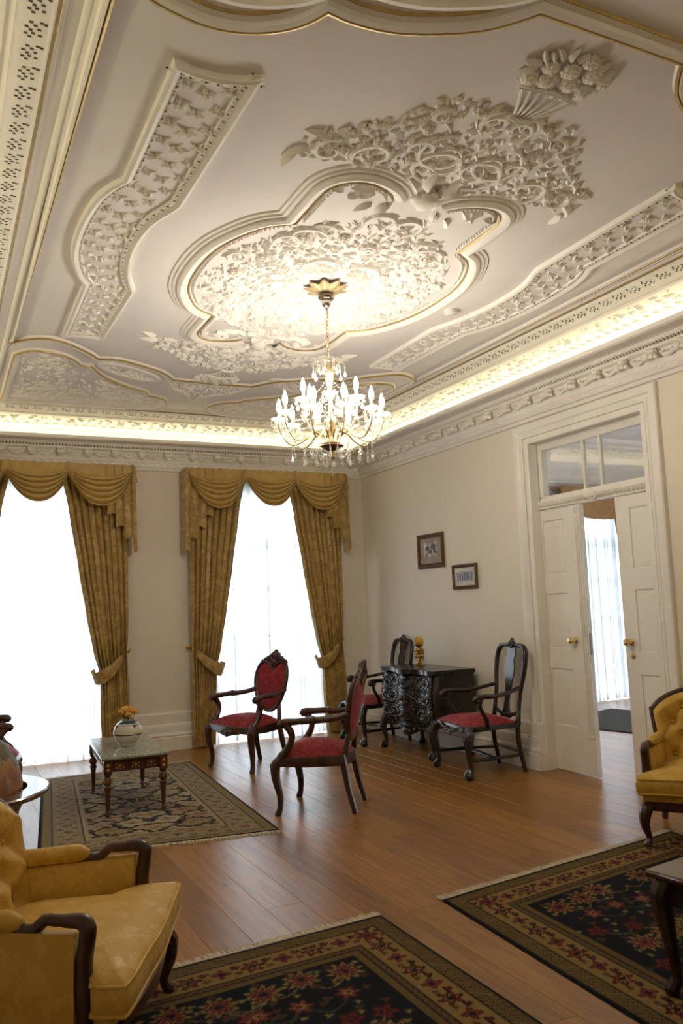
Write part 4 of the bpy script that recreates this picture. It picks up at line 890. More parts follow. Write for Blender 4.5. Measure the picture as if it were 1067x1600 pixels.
# --- oval-back armchairs, mahogany and crimson
def oval_chair(label, group):
    t = thing('oval_back_armchair', label, 'chair', (0, 0, 0), 0, group)
    FX, FY, RX, RY = .30, -.25, .185, .225
    for s in (-1, 1):
        b = MB(); limb(b, [(s * FX, FY + .015, .40, .030), (s * (FX + .016), FY - .016, .355, .038), (s * (FX + .012), FY - .016, .26, .032), (s * (FX - .002), FY + .008, .14, .025), (s * FX, FY + .006, .055, .021), (s * (FX + .006), FY - .008, .012, .025), (s * (FX + .006), FY - .010, .0, .021)], 8, 4)
        b.ball((s * (FX + .02), FY - .045, .355), (.014, .012, .024), 6, 4); b.build('leg', MAHO, t)
        b = MB(); limb(b, [(s * RX, RY - .02, .41, .026), (s * RX, RY - .005, .32, .028), (s * (RX + .01), RY + .02, .18, .025), (s * (RX + .018), RY + .055, .05, .023), (s * (RX + .02), RY + .068, .0, .023)], 8, 4); b.build('leg', MAHO, t)
    def outline(k=0.0):
        F = [(0, FY - .055 - k), (.10, FY - .047 - k), (.19, FY - .028 - k), (FX + .005 + k, FY - .02 - k), (FX + .02 + k, FY + .03), (.285 + k, -.05), (.25 + k, .10), (RX + .02 + k, RY + .0 + k), (.09, RY + .028 + k), (0, RY + .034 + k)]
        return F + [(-x, y) for x, y in reversed(F[1:-1])]
    b = MB(); O, I = outline(.0), outline(-.05)
    n = len(O); zb = lambda x, y: .338 - .024 * math.exp(-(x / .07) ** 2) * (1 if y < 0 else 0) + .010 * (1 if abs(x) > .12 and y < -.2 else 0)
    v = [(x, y, zb(x, y)) for x, y in O] + [(x * 1.012, y * 1.012, .372) for x, y in O] + [(x, y, .385) for x, y in O] + [(x, y, .405) for x, y in O] + [(x * .985, y * .985, .414) for x, y in O] + [(x, y, .40) for x, y in I] + [(x, y, .36) for x, y in I]
    b.add(v, [(r * n + j, r * n + (j + 1) % n, r * n + n + (j + 1) % n, r * n + n + j) for r in range(6) for j in range(n)])
    for x in (-.06, 0, .06): b.ball((x, FY - .055, .365 - .01 * (x == 0)), (.028, .012, .018 + .006 * (x == 0)), 8, 4)
    b.build('seat_rail', MAHO, t, ang=30)
    b = MB(); b.pad(spl(outline(-.012) + [outline(-.012)[0]], 2)[:-1], XYZ, .098, (1, .985, .94, .86, .72, .5, .25), base=.408); b.build('seat', REDV, t, ang=80)
    # back
    HF = [(0, .905), (.05, .935), (.11, .965), (.165, .955), (.205, .905), (.222, .83), (.215, .745), (.19, .66), (.155, .59), (.105, .535), (.05, .508), (0, .50)]
    RING = spl(HF + [(-x, z) for x, z in reversed(HF[1:-1])], 3, True)
    by = lambda z: .235 + (z - .45) * .20 + .02 * ((z - .45) ** 2)
    b = MB(); b.tube([(x, by(z) - .012 * 0 + .022 * (abs(x) / .22) ** 2 * -1, z) for x, z in RING], .0235, 8, closed=True, flat=.8)
    for s in (-1, 1): limb(b, [(s * .13, by(.57), .575, .021), (s * .155, by(.49) - .005, .49, .021), (s * .165, RY + .0, .40, .024)], 8, 3)
    b.build('back_frame', MAHO, t, ang=60)
    for sg, nm in ((-1, 'backrest'), (1, 'back_lining')):
        b = MB(); b.pad([(x * .955, .72 + (z - .72) * .955) for x, z in RING], lambda x, z, h: (x, by(z) - .022 * (abs(x) / .22) ** 2 + sg * h, z), .032 if sg < 0 else .02, (1, .97, .88, .7, .4), base=.006); b.build(nm, REDV, t, ang=80)
    b = MB()                                          # carved crest
    CRp = [(-.185, .955), (-.15, .995), (-.12, .99), (-.10, 1.025), (-.07, 1.02), (-.055, 1.055), (-.03, 1.06), (0, 1.085), (.03, 1.06), (.055, 1.055), (.07, 1.02), (.10, 1.025), (.12, .99), (.15, .995), (.185, .955), (.12, .95), (.05, .925), (0, .885), (-.05, .925), (-.12, .95)]
    b.prism(CRp, lambda x, z, h: (x, by(z) + h, z), -.014, .012)
    for s in (-1, 1):
        for (x, z, r) in ((.165, .975, .022), (.125, .99, .025), (.09, 1.005, .028), (.055, 1.02, .028), (.10, .97, .02), (.06, .975, .022), (.035, 1.045, .02)): b.ball((s * x, by(z) - .012, z), (r, .022, r * .8), 8, 5)
        b.tube([(s * (.05 + .028 * cos(a)), by(.985) - .022, .985 + .026 * sin(a)) for a in [i * .7 for i in range(8)]], [.010 - .0008 * i for i in range(8)], 6)
        b.tube(spl([(s * .02, by(.92) - .02, .905), (s * .05, by(.94) - .022, .945), (s * .10, by(.955) - .02, .965), (s * .15, by(.96) - .018, .965)], 3), .010, 6)
    b.ball((0, by(1.02) - .014, 1.03), (.036, .03, .045), 10, 6); b.ball((0, by(.96) - .014, .96), (.032, .026, .04), 10, 6); b.ball((0, by(1.07), 1.07), (.022, .02, .02), 8, 5)
    b.build('crest', MAHO, t, ang=45)
    for s in (-1, 1):
        b = MB(); za = .665
        q = [(s * .205, by(.70) - .012, .705, .026), (s * .235, .17, .682, .024), (s * .27, .05, .674, .026), (s * .285, .02, .676, .032), (s * .293, -.005, .676, .026), (s * .305, -.10, .670, .025), (s * .315, -.17, .666, .030), (s * .318, -.205, .656, .034), (s * .318, -.215, .636, .026)]
        limb(b, q, 9, 4)
        limb(b, [(s * .316, -.180, .645, .027), (s * .312, -.145, .60, .027), (s * .305, -.14, .545, .025), (s * .30, -.175, .47, .028), (s * .295, -.225, .415, .034), (s * .298, -.24, .385, .028)], 9, 4)
        b.ball((s * .318, -.212, .652), (.03, .022, .03), 8, 5); b.build('armrest', MAHO, t, ang=60)
    return t
ang = lambda fx, fy: math.atan2(fy, fx) + PI / 2
A0 = oval_chair('crimson oval-back armchair nearest the camera, seen from behind and side, beside the patterned rug corner', 'crimson oval-back armchairs')
A0.location = (2.65, 5.90, 0); A0.rotation_euler[2] = ang(-.79, .61)
dup(A0, (2.76, 7.78, 0), ang(-.93, -.36), 'crimson oval-back armchair standing before the sheer curtain, its padded front facing the room')
dup(A0, (.335, 7.40, 0), ang(1, -.05), 'dark wooden armchair at the photo edge, only its curved arm showing before the sheer curtain')
# --- splat-back armchairs, blackened oak
def splat_chair(label, group):
    t = thing('splat_back_armchair', label, 'chair', (0, 0, 0), 0, group)
    FX, FY, RX, RY = .315, -.265, .225, .265
    for s in (-1, 1):
        b = MB(); limb(b, [(s * (FX - .02), FY + .03, .42, .034), (s * (FX + .008), FY - .005, .375, .042), (s * (FX + .022), FY - .022, .31, .036), (s * (FX + .01), FY - .006, .19, .025), (s * FX, FY + .008, .10, .019), (s * (FX + .008), FY - .002, .055, .026), (s * (FX + .015), FY - .012, .028, .036), (s * (FX + .015), FY - .012, .0, .026)], 9, 4)
        for a in (-.6, 0, .6): limb(b, [(s * FX, FY, .085, .009), (s * FX + .032 * sin(a), FY - .04 * cos(a), .05, .010), (s * FX + .036 * sin(a), FY - .05 * cos(a), .012, .007)], 6, 3)
        b.build('leg', BLACKW, t)
        b = MB(); limb(b, [(s * RX, RY, .44, .023), (s * RX, RY, .25, .022), (s * (RX + .004), RY + .03, .08, .020), (s * (RX + .006), RY + .045, .0, .021)], 6, 4); b.build('leg', BLACKW, t)
    O = [(0, FY - .01), (.15, FY - .012), (FX - .01, FY - .005), (FX, FY + .03), (.285, 0), (RX + .02, RY), (0, RY + .012)]; O = O + [(-x, y) for x, y in reversed(O[1:-1])]
    b = MB(); n = len(O); low = lambda x, y: .385 - (.035 * math.exp(-(x / .09) ** 2) if y < -.2 else 0)
    v = [(x, y, low(x, y)) for x, y in O] + [(x * 1.01, y * 1.01, .41) for x, y in O] + [(x, y, .43) for x, y in O] + [(x * .9, y * .9, .435) for x, y in O]
    b.add(v, [(r * n + j, r * n + (j + 1) % n, r * n + n + (j + 1) % n, r * n + n + j) for r in range(3) for j in range(n)] + [tuple(range(3 * n, 4 * n))])
    b.tube([(x, FY - .022, .405 - .05 * math.exp(-(x / .10) ** 2) + .02 * math.exp(-((abs(x) - .2) / .05) ** 2)) for x in [-.28 + .04 * i for i in range(15)]], .012, 6)
    for x, r in ((0, .03), (-.04, .022), (.04, .022), (-.075, .016), (.075, .016)): b.ball((x, FY - .022, .36 + abs(x) * .4), (r, .016, r), 8, 5)
    b.build('seat_rail', BLACKW, t, ang=40)
    b = MB(); Q = spl([(x * .955, y * .95) for x, y in O], 2, True); b.pad(Q, XYZ, .072, (1, .99, .95, .85, .6, .3), base=.430); b.build('seat', REDV, t, ang=80)
    by = lambda z: RY + .01 + (z - .44) * .17
    for s in (-1, 1):
        b = MB(); limb(b, [(s * RX, by(.42), .40, .022), (s * (RX - .012), by(.55), .55, .019), (s * (RX - .004), by(.70), .70, .019), (s * (RX + .026), by(.85), .86, .023), (s * (RX + .024), by(.98), .99, .025), (s * (RX - .015), by(1.06), 1.065, .026), (s * .13, by(1.07), 1.085, .020), (s * .07, by(1.08), 1.085, .018), (s * .03, by(1.1), 1.105, .016)], 9, 4); b.build('stile', BLACKW, t, ang=60)
    b = MB()
    for x, z, r in ((0, 1.115, .03), (-.035, 1.10, .024), (.035, 1.10, .024), (-.06, 1.085, .018), (.06, 1.085, .018), (0, 1.075, .022), (0, 1.135, .016)): b.ball((x, by(z) - .006, z), (r, .022, r * .9), 8, 5)
    for s in (-1, 1): b.tube([(s * (.035 + .02 * cos(a)), by(1.09) - .02, 1.09 + .02 * sin(a)) for a in [i * .8 for i in range(7)]], .006, 6)
    b.build('crest', BLACKW, t)
    hw = [(.445, .075), (.475, .07), (.50, .05), (.54, .034), (.60, .028), (.68, .034), (.76, .05), (.84, .064), (.89, .066), (.93, .056), (.955, .046), (.975, .056), (1.0, .064), (1.03, .056), (1.06, .06), (1.09, .05)]
    hw = [(z, w * 1.22) for z, w in hw]; out = [(w, z) for z, w in hw] + [(-w, z) for z, w in reversed(hw)]
    b = MB(); k = 4
    for i in range(len(hw) - 1):
        (z0, w0), (z1, w1) = hw[i], hw[i + 1]
        b.add([(-w0, by(z0) - .007, z0), (w0, by(z0) - .007, z0), (w1, by(z1) - .007, z1), (-w1, by(z1) - .007, z1), (-w0, by(z0) + .007, z0), (w0, by(z0) + .007, z0), (w1, by(z1) + .007, z1), (-w1, by(z1) + .007, z1)], [(0, 1, 2, 3), (7, 6, 5, 4), (0, 3, 7, 4), (1, 5, 6, 2)])
    b.build('splat', BLACKW, t, ang=50)
    b = MB(); b.tube(spl([(-RX, by(.52), .53), (-.14, by(.49), .485), (0, by(.47), .47), (.14, by(.49), .485), (RX, by(.52), .53)], 4), .017, 7); b.build('back_rail', BLACKW, t)
    for s in (-1, 1):
        b = MB(); limb(b, [(s * (RX - .0), by(.72) - .01, .725, .018), (s * (RX + .05), .15, .69, .018), (s * .305, .02, .675, .020), (s * .325, -.10, .68, .022), (s * .33, -.165, .675, .024), (s * .33, -.19, .655, .022), (s * .328, -.178, .632, .014)], 9, 4)
        b.ball((s * .33, -.172, .652), (.026, .03, .03), 8, 5)
        limb(b, [(s * .322, -.12, .668, .019), (s * .327, -.145, .61, .018), (s * .318, -.12, .55, .018), (s * .30, -.075, .48, .021), (s * .292, -.06, .41, .022)], 8, 4); b.build('armrest', BLACKW, t, ang=60)
    for s in (-1, 1):
        b = MB(); b.tube(spl([(s * .31, FY + .02, .15), (s * .295, -.08, .152), (s * .27, .1, .152), (s * (RX + .01), RY + .01, .15)], 3), [.014, .014, .014, .016, .018, .016, .014, .014, .014, .014], 7); b.build('stretcher', BLACKW, t)
    b = MB(); b.tube([(-.285, .0, .152), (-.1, .0, .152), (0, .0, .152), (.1, .0, .152), (.285, .0, .152)], [.012, .016, .022, .016, .012], 7); b.build('stretcher', BLACKW, t)
    b = MB(); b.tube([(-RX, RY + .02, .17), (RX, RY + .02, .17)], .012, 7); b.build('stretcher', BLACKW, t)
    return t
B0 = splat_chair('black carved splat-back armchair with crimson seat between the chest of drawers and the doorway', 'black splat-back armchairs')
B0.location = (4.375, 6.27, 0); B0.rotation_euler[2] = ang(-1, .14)
dup(B0, (4.43, 8.33, 0), ang(-1, .10), 'black splat-back armchair in the room corner, half hidden behind the carved chest')
# --- yellow tufted armchairs
def tub_chair(label, group):
    t = thing('tufted_armchair', label, 'armchair', (0, 0, 0), 0, group)
    FX, FY, RX, RY = .425, -.33, .30, .30
    for s in (-1, 1):
        b = MB(); limb(b, [(s * (FX - .03), FY + .03, .24, .035), (s * FX, FY - .005, .20, .038), (s * (FX + .008), FY - .01, .13, .028), (s * (FX - .01), FY + .012, .05, .018), (s * FX, FY - .004, .012, .023), (s * FX, FY - .004, 0, .02)], 9, 4); b.build('leg', MAHO, t)
        b = MB(); limb(b, [(s * RX, RY, .24, .03), (s * RX, RY + .01, .14, .026), (s * (RX + .01), RY + .05, .03, .02), (s * (RX + .012), RY + .058, 0, .02)], 8, 3); b.build('leg', MAHO, t)
    O = [(0, FY - .045), (.2, FY - .035), (FX - .01, FY - .01), (FX + .01, FY + .03), (.37, 0), (RX + .03, RY - .02), (.2, RY + .035), (0, RY + .05)]; O = O + [(-x, y) for x, y in reversed(O[1:-1])]
    n = len(O); b = MB()
    lowz = lambda x, y: .205 - (.03 * math.exp(-(x / .12) ** 2) if y < -.2 else 0)
    v = [(x * .97, y * .97, lowz(x, y)) for x, y in O] + [(x * 1.01, y * 1.01, lowz(x, y) + .02) for x, y in O] + [(x * 1.005, y * 1.005, .25) for x, y in O] + [(x * .98, y * .98, .258) for x, y in O] + [(x * .9, y * .9, .26) for x, y in O]
    b.add(v, [(r * n + j, r * n + (j + 1) % n, r * n + n + (j + 1) % n, r * n + n + j) for r in range(4) for j in range(n)]); b.build('seat_rail', MAHO, t, ang=40)
    b = MB(); Q = spl([(x * .965, y * .965) for x, y in O], 2, True); n = len(Q)
    v = [(x, y, .258) for x, y in Q] + [(x * 1.015, y * 1.015, .285) for x, y in Q] + [(x * .99, y * .99, .315) for x, y in Q] + [(x * .7, y * .7, .32) for x, y in Q]
    b.add(v, [(r * n + j, r * n + (j + 1) % n, r * n + n + (j + 1) % n, r * n + n + j) for r in range(3) for j in range(n)] + [tuple(range(3 * n, 4 * n))]); b.build('seat_deck', YELV, t, ang=80)
    # T-shaped loose cushion
    T = [(0, FY - .07), (.22, FY - .06), (FX + .015, FY - .05), (FX + .03, FY - .02), (FX + .02, FY + .06), (.345, FY + .09), (.31, .0), (.255, .20), (0, .215)]; T = T + [(-x, y) for x, y in reversed(T[1:-1])]
    Q = spl(T, 3, True); n = len(Q); b = MB()
    cy = -.09
    def lvl(k, z): return [(x * k, cy + (y - cy) * k, z) for x, y in Q]
    v = lvl(.98, .300) + lvl(1.015, .325) + lvl(1.02, .365) + lvl(1.0, .395) + lvl(.96, .410) + lvl(.8, .430) + lvl(.55, .446) + lvl(.25, .454) + [(0, cy, .456)]
    b.add(v, [(r * n + j, r * n + (j + 1) % n, r * n + n + (j + 1) % n, r * n + n + j) for r in range(7) for j in range(n)] + [(7 * n + j, 7 * n + (j + 1) % n, 8 * n) for j in range(n)]); CU = b.build('seat_cushion', YELV, t, ang=80)
    for k, z in ((1.003, .396), (1.004, .312)):
        b = MB(); b.tube(lvl(k, z), .006, 6, closed=True); b.build('piping', YELV, CU)
    # closed arms: upholstered side walls, wooden rail and scrolled front post, pad on top
    for s in (-1, 1):
        F0, B0_ = (.40, FY + .115), (.30, .22)
        def side(u, v, th):
            x = F0[0] + (B0_[0] - F0[0]) * u; y = F0[1] + (B0_[1] - F0[1]) * u; z = .26 + v * (.292 - .02 * u)
            return (s * (x + th), y, z)
        A = spl([(F0[0], F0[1]), (.375, -.08), (.34, .08), (B0_[0], B0_[1])], 4)
        b = MB(); L = len(A)
        for i in range(L):
            x, y = A[i]
            e = .018 * sin(PI * i / (L - 1)) ** .5
            b.v += [(s * (x - .022 - e), y, .27), (s * (x - .03 - e), y, .38), (s * (x - .022 - e * .6), y, .518), (s * (x - .01), y, .535), (s * (x + .02), y, .535), (s * (x + .028 + e * .5), y, .40), (s * (x + .022), y, .27)]
        for i in range(L - 1):
            for j in range(7): b.f.append((i * 7 + j, i * 7 + (j + 1) % 7, i * 7 + 7 + (j + 1) % 7, i * 7 + 7 + j)); b.m.append(0)
        b.f += [tuple(range(7)), tuple(range((L - 1) * 7, L * 7))]; b.m += [0, 0]
        AR = b.build('armrest', YELV, t, ang=70)
        b = MB(); limb(b, [(s * .40, FY + .078, .225, .034), (s * .404, FY + .085, .34, .031), (s * .402, FY + .09, .44, .027), (s * .404, FY + .080, .52, .027), (s * .404, FY + .080, .552, .028), (s * .403, FY + .10, .568, .025), (s * .399, FY + .15, .570, .021)], 8, 4)
        q = [(s * x, y, .545 + (.024 if i < 4 else -.006), .019) for i, (x, y) in enumerate(A)]; limb(b, q[1:], 8, 2); b.build('arm_frame', MAHO, AR, ang=60)
        b = MB(); m_ = [(s * A[i][0], A[i][1]) for i in range(5, L)]
        limb(b, [(m_[0][0], m_[0][1], .552, .018)] + [(x, y, .560, .034) for x, y in m_[1:-1]] + [(m_[-1][0], m_[-1][1], .552, .02)], 10, 3); b.build('arm_pad', YELV, AR, ang=80)
    # tufted back
    tufts = [(x, z) for r, z in enumerate((.45, .55, .65, .745)) for x in ([-.22, -.075, .075, .22] if r % 2 == 0 else [-.15, 0, .15])]
    bw = lambda z: .285 + .05 * min(1, max(0, (z - .35) / .35))
    def ztop(e): return .755 + .10 * (1 - abs(e) ** 2) ** 1.0 - .035 * abs(e) ** 8
    def backf(u, v):
        e = 2 * u - 1; z = .33 + (ztop(e) - .33) * v; x = e * bw(z); y = .235 + (z - .33) * .20 - .05 * e * e
        d = min(math.hypot((x - a) * 1.0, (z - c) * 1.05) for a, c in tufts); h = .052 * (1 - math.exp(-(d / .05) ** 1.3)) * min(1, (1 - abs(e)) * 9 + .2) * min(1, (1 - v) * 8 + .25)
        # pleat lines between buttons
        k = 1e9
        for (a, c) in tufts:
            for sg in (-1, 1): k = min(k, abs((x - a) * .105 - sg * (z - c) * .075) / .129 + (0 if abs(z - c) < .11 and abs(x - a) < .08 else 1))
        h -= .010 * math.exp(-(k / .010) ** 2)
        return (x, y - .02 - h, z)
    b = MB(); b.grid(backf, 56, 48); b.build('backrest', YELV, t, ang=80)
    b = MB(); b.grid(lambda u, v: (lambda p: (p[0], p[1], p[2]))((lambda e, z: (e * bw(z), .255 + (z - .33) * .20 - .05 * e * e, z))(2 * u - 1, .25 + (ztop(2 * u - 1) - .25) * v)), 16, 10); b.build('back_lining', YELV, t, ang=80)
    bt = None
    for a, c in tufts:
        e = a / bw(c); y = .235 + (c - .33) * .20 - .05 * e * e - .03
        m_ = MB(); m_.ball((a, y, c), (.012, .008, .012), 8, 5); m_.build('button', YELV, t)
    b = MB(); fr = [(-bw(.28), .28), (-bw(.45), .45), (-bw(.6), .6), (-bw(.74), .74)] + [(e * bw(ztop(e)), ztop(e)) for e in [-1 + 2 * i / 14 for i in range(15)]] + [(bw(.74), .74), (bw(.6), .6), (bw(.45), .45), (bw(.28), .28)]
    b.tube([(x * 1.02, .235 + (z - .33) * .20 - .05 * (x / .335) ** 2, z + .004) for x, z in fr], .021, 8, flat=1.0)
    for s in (-1, 0, 1): b.ball((s * .05, .235 + .55 * .2 - .012, .905 - .01 * abs(s)), (.035, .02, .02), 8, 5)
    b.build('back_frame', MAHO, t, ang=60)
    return t
C0 = tub_chair('yellow tufted armchair in the foreground, its broad satin cushion facing the dark navy rug', 'yellow tufted armchairs')
C0.location = (.37, 3.20, .008); C0.rotation_euler[2] = ang(.91, -.42)
dup(C0, (4.37, 3.75, .008), ang(-.72, -.70), 'yellow tufted armchair beside the doorway, cut by the photo edge')

# ================================================================ carved chest of drawers (local front -y)
def chest():
    t = thing('chest_of_drawers', 'black carved serpentine chest of drawers against the door wall under the pictures', 'chest', (4.545, 7.39, 0), ang(-1, 0))
    Wd, D = 1.04, .44
    sy = lambda x: -.03 * cos(2 * PI * x / .52) * (1 if abs(x) < .39 else .5) - .02 * math.exp(-(x / .16) ** 2)
    def surf(x, z, off=0.0):
        k = .035 * sin(PI * min(1, max(0, (z - .28) / .52))) ; e = max(0, abs(x) - .42) / .09
        return (x * (1 + .05 * k / .035 * .4), -D / 2 - k + sy(x) + .05 * e * e - off, z)
    Z0, Z1 = .30, .80
    b = MB(); b.grid(lambda u, v: surf(-Wd / 2 + Wd * u, Z0 + (Z1 - Z0) * v), 48, 10)
    for s in (-1, 1): b.grid(lambda u, v, s=s: (lambda p: (p[0], p[1] + (D / 2 - p[1]) * u, p[2]))(surf(s * Wd / 2, Z0 + (Z1 - Z0) * v)), 6, 10)
    b.grid(lambda u, v: (-Wd / 2 + Wd * u, D / 2, Z0 + (Z1 - Z0) * v), 2, 2); b.grid(lambda u, v: (-Wd / 2 + Wd * u, -D / 2 + D * v, Z0 + .02), 2, 2)
    b.build('carcass', BLACKW, t, ang=50)
    b = MB(); ov = .03; X = [-.54 + 1.08 * i / 48 for i in range(49)]
    fr = [(x, -D / 2 - .045 + sy(x * .94) * 1.1 - .012 + (.05 * (max(0, abs(x) - .46) / .08) ** 2)) for x in X]; poly = fr + [(.545, D / 2 + .005), (-.545, D / 2 + .005)]
    for z0, z1, k in ((.798, .808, .985), (.808, .826, 1.0), (.826, .836, 1.012), (.836, .842, 1.0)):
        b.prism([(x * k, y * k if y < 0 else y) for x, y in poly], lambda a, c, h: (a, c, h), z0, z1)
    b.build('top', BLACKW, t, ang=30)
    rows = [(.315, .468), (.474, .632), (.638, .792)]
    for z0, z1 in rows:
        b = MB(); zc = (z0 + z1) / 2
        b.grid(lambda u, v: surf(-.475 + .95 * u, z0 + (z1 - z0) * v, .012 * min(1, min(v, 1 - v) * 12)), 48, 8)
        for zz in (z0 + .008, z1 - .008): b.tube([surf(-.475 + .95 * i / 40, zz, .014) for i in range(41)], .006, 6)
        # three carved fields: oval frames, scrolls, rosettes
        for xc, hw in ((-.31, .13), (0, .15), (.31, .13)):
            fr_ = [(xc + hw * cos(a) * (1 - .12 * abs(sin(2 * a))), zc + .055 * sin(a) * (1 + .12 * abs(sin(2 * a)))) for a in [2 * PI * i / 24 for i in range(24)]]
            b.tube([surf(x, z, .017) for x, z in fr_], .0068, 6, closed=True)
            b.ball(surf(xc, zc, .016), (.024, .016, .024), 8, 5)
            for k in range(6): a = k * PI / 3; b.ball(surf(xc + .034 * cos(a), zc + .026 * sin(a), .015), (.013, .010, .012), 6, 4)
            for s in (-1, 1):
                for sz in (-1, 1): b.tube([surf(xc + s * (.075 + (.026 - .003 * i) * cos(.8 * i)), zc + sz * (.022 + (.02 - .002 * i) * sin(.8 * i)), .017) for i in range(8)], [.007 - .0006 * i for i in range(8)], 5)
        for xc in (-.47, -.155, .155, .47):
            for i in range(5): b.ball(surf(xc, z0 + .02 + i * (z1 - z0 - .04) / 4, .014), (.016, .012, .013), 6, 4)
        DR = b.build('drawer', BLACKW, t, ang=50)
        for xc in (-.31, .31):
            b = MB(); p = surf(xc, zc, .036); b.tube([(p[0] - .035, p[1], p[2] + .012), (p[0] - .03, p[1] - .012, p[2] - .012), (p[0], p[1] - .016, p[2] - .022), (p[0] + .03, p[1] - .012, p[2] - .012), (p[0] + .035, p[1], p[2] + .012)], .0045, 6); b.build('handle', BLACKW, DR)
    b = MB()
    for i in range(48): x0, x1 = -.48 + .96 * i / 48, -.48 + .96 * (i + 1) / 48; dz = lambda x: .055 + .065 * math.exp(-(x / .13) ** 2) - .02 * math.exp(-((abs(x) - .25) / .07) ** 2); b.add([surf(x0, Z0 + .02, .008), surf(x1, Z0 + .02, .008), surf(x1, Z0 - dz(x1), .004), surf(x0, Z0 - dz(x0), .004), surf(x0, Z0 + .02, -.02), surf(x1, Z0 + .02, -.02), surf(x1, Z0 - dz(x1), -.02), surf(x0, Z0 - dz(x0), -.02)], [(0, 1, 2, 3), (7, 6, 5, 4), (3, 2, 6, 7)])
    for k in range(15):
        x = -.42 + .06 * k; dz = .03 + .055 * math.exp(-(x / .13) ** 2); b.ball(surf(x, Z0 - dz, .012), (.026, .014, .02), 7, 4); b.tube([surf(x + .02 * cos(.9 * i), Z0 - dz * .4 + .018 * sin(.9 * i), .014) for i in range(7)], .006, 5)
    b.ball(surf(0, Z0 - .07, .014), (.05, .02, .04), 10, 5); b.build('apron', BLACKW, t, ang=50)
    for s in (-1, 1):
        b = MB(); q = -D / 2 - .03; limb(b, [(s * .455, q + .035, .36, .042), (s * .475, q - .0, .29, .046), (s * .487, q - .018, .22, .036), (s * .468, q - .0, .13, .024), (s * .466, q + .002, .08, .020), (s * .475, q - .01, .045, .032), (s * .478, q - .014, .025, .04), (s * .478, q - .014, 0, .028)], 9, 4)
        for a in (-.6, 0, .6): limb(b, [(s * .466, q, .08, .010), (s * .47 + .034 * sin(a), q - .045 * cos(a), .05, .011), (s * .47 + .04 * sin(a), q - .056 * cos(a), .01, .007)], 6, 3)
        b.build('leg', BLACKW, t)
        b = MB(); limb(b, [(s * .455, D / 2 - .035, .33, .036), (s * .46, D / 2 - .03, .2, .028), (s * .455, D / 2 - .035, .08, .022), (s * .458, D / 2 - .035, .03, .036), (s * .458, D / 2 - .035, 0, .028)], 9, 4); b.build('leg', BLACKW, t)
    return t
chest()
# candle stand on the chest
cx, cy, cz0 = 4.62, 7.64, .842
t = thing('candle_stand', 'ornate old gold figural candle stand on the black chest', 'candle holder', (cx, cy, cz0))
b = MB(); b.lathe([(0, 0), (.062, 0), (.066, .006), (.058, .014), (.03, .02), (.02, .03), (.0, .03)], (0, 0, 0), 18, sq=lambda g, z: 1 + .05 * sin(8 * g)); b.build('foot', OLDGOLD, t)
b = MB(); b.lathe([(0, .028), (.018, .03), (.012, .05), (.022, .075), (.026, .095), (.014, .115), (.018, .14), (.026, .155), (.014, .17), (.012, .185), (0, .19)], (0, 0, 0), 12)
for k in range(7):
    a = 2 * PI * k / 7
    for z, r, o in ((.06, .013, .03), (.10, .016, .035), (.135, .014, .042), (.165, .012, .036)): a2 = a + z * 20; b.ball((o * cos(a2), o * sin(a2), z), (r, r, r * 1.1), 7, 5)
    b.tube([(.02 * cos(a), .02 * sin(a), .05), (.048 * cos(a + .4), .048 * sin(a + .4), .09), (.03 * cos(a + .8), .03 * sin(a + .8), .13), (.055 * cos(a + 1.1), .055 * sin(a + 1.1), .155)], [.006, .008, .007, .005], 6)
b.build('figured_stem', OLDGOLD, t)
b = MB(); b.lathe([(0, .185), (.02, .187), (.036, .20), (.05, .218), (.048, .22), (.03, .205), (0, .203)], (0, 0, 0), 16, sq=lambda g, z: 1 + (.16 * sin(6 * g) if z > .21 else 0)); b.build('cup', OLDGOLD, t)
b = MB(); b.ball((0, 0, 0), (.052, .052, .05), 20, 12); b.tube([(0, 0, .043), (.001, 0, .052)], .002, 5)
o = tag(b.build('ball_candle', simple('ochre_wax', (.62, .33, .035), .42, var=.08, sc=20)), 'round ochre ball candle sitting on the old gold stand', 'candle'); o.location = (cx, cy, cz0 + .205 + .047)

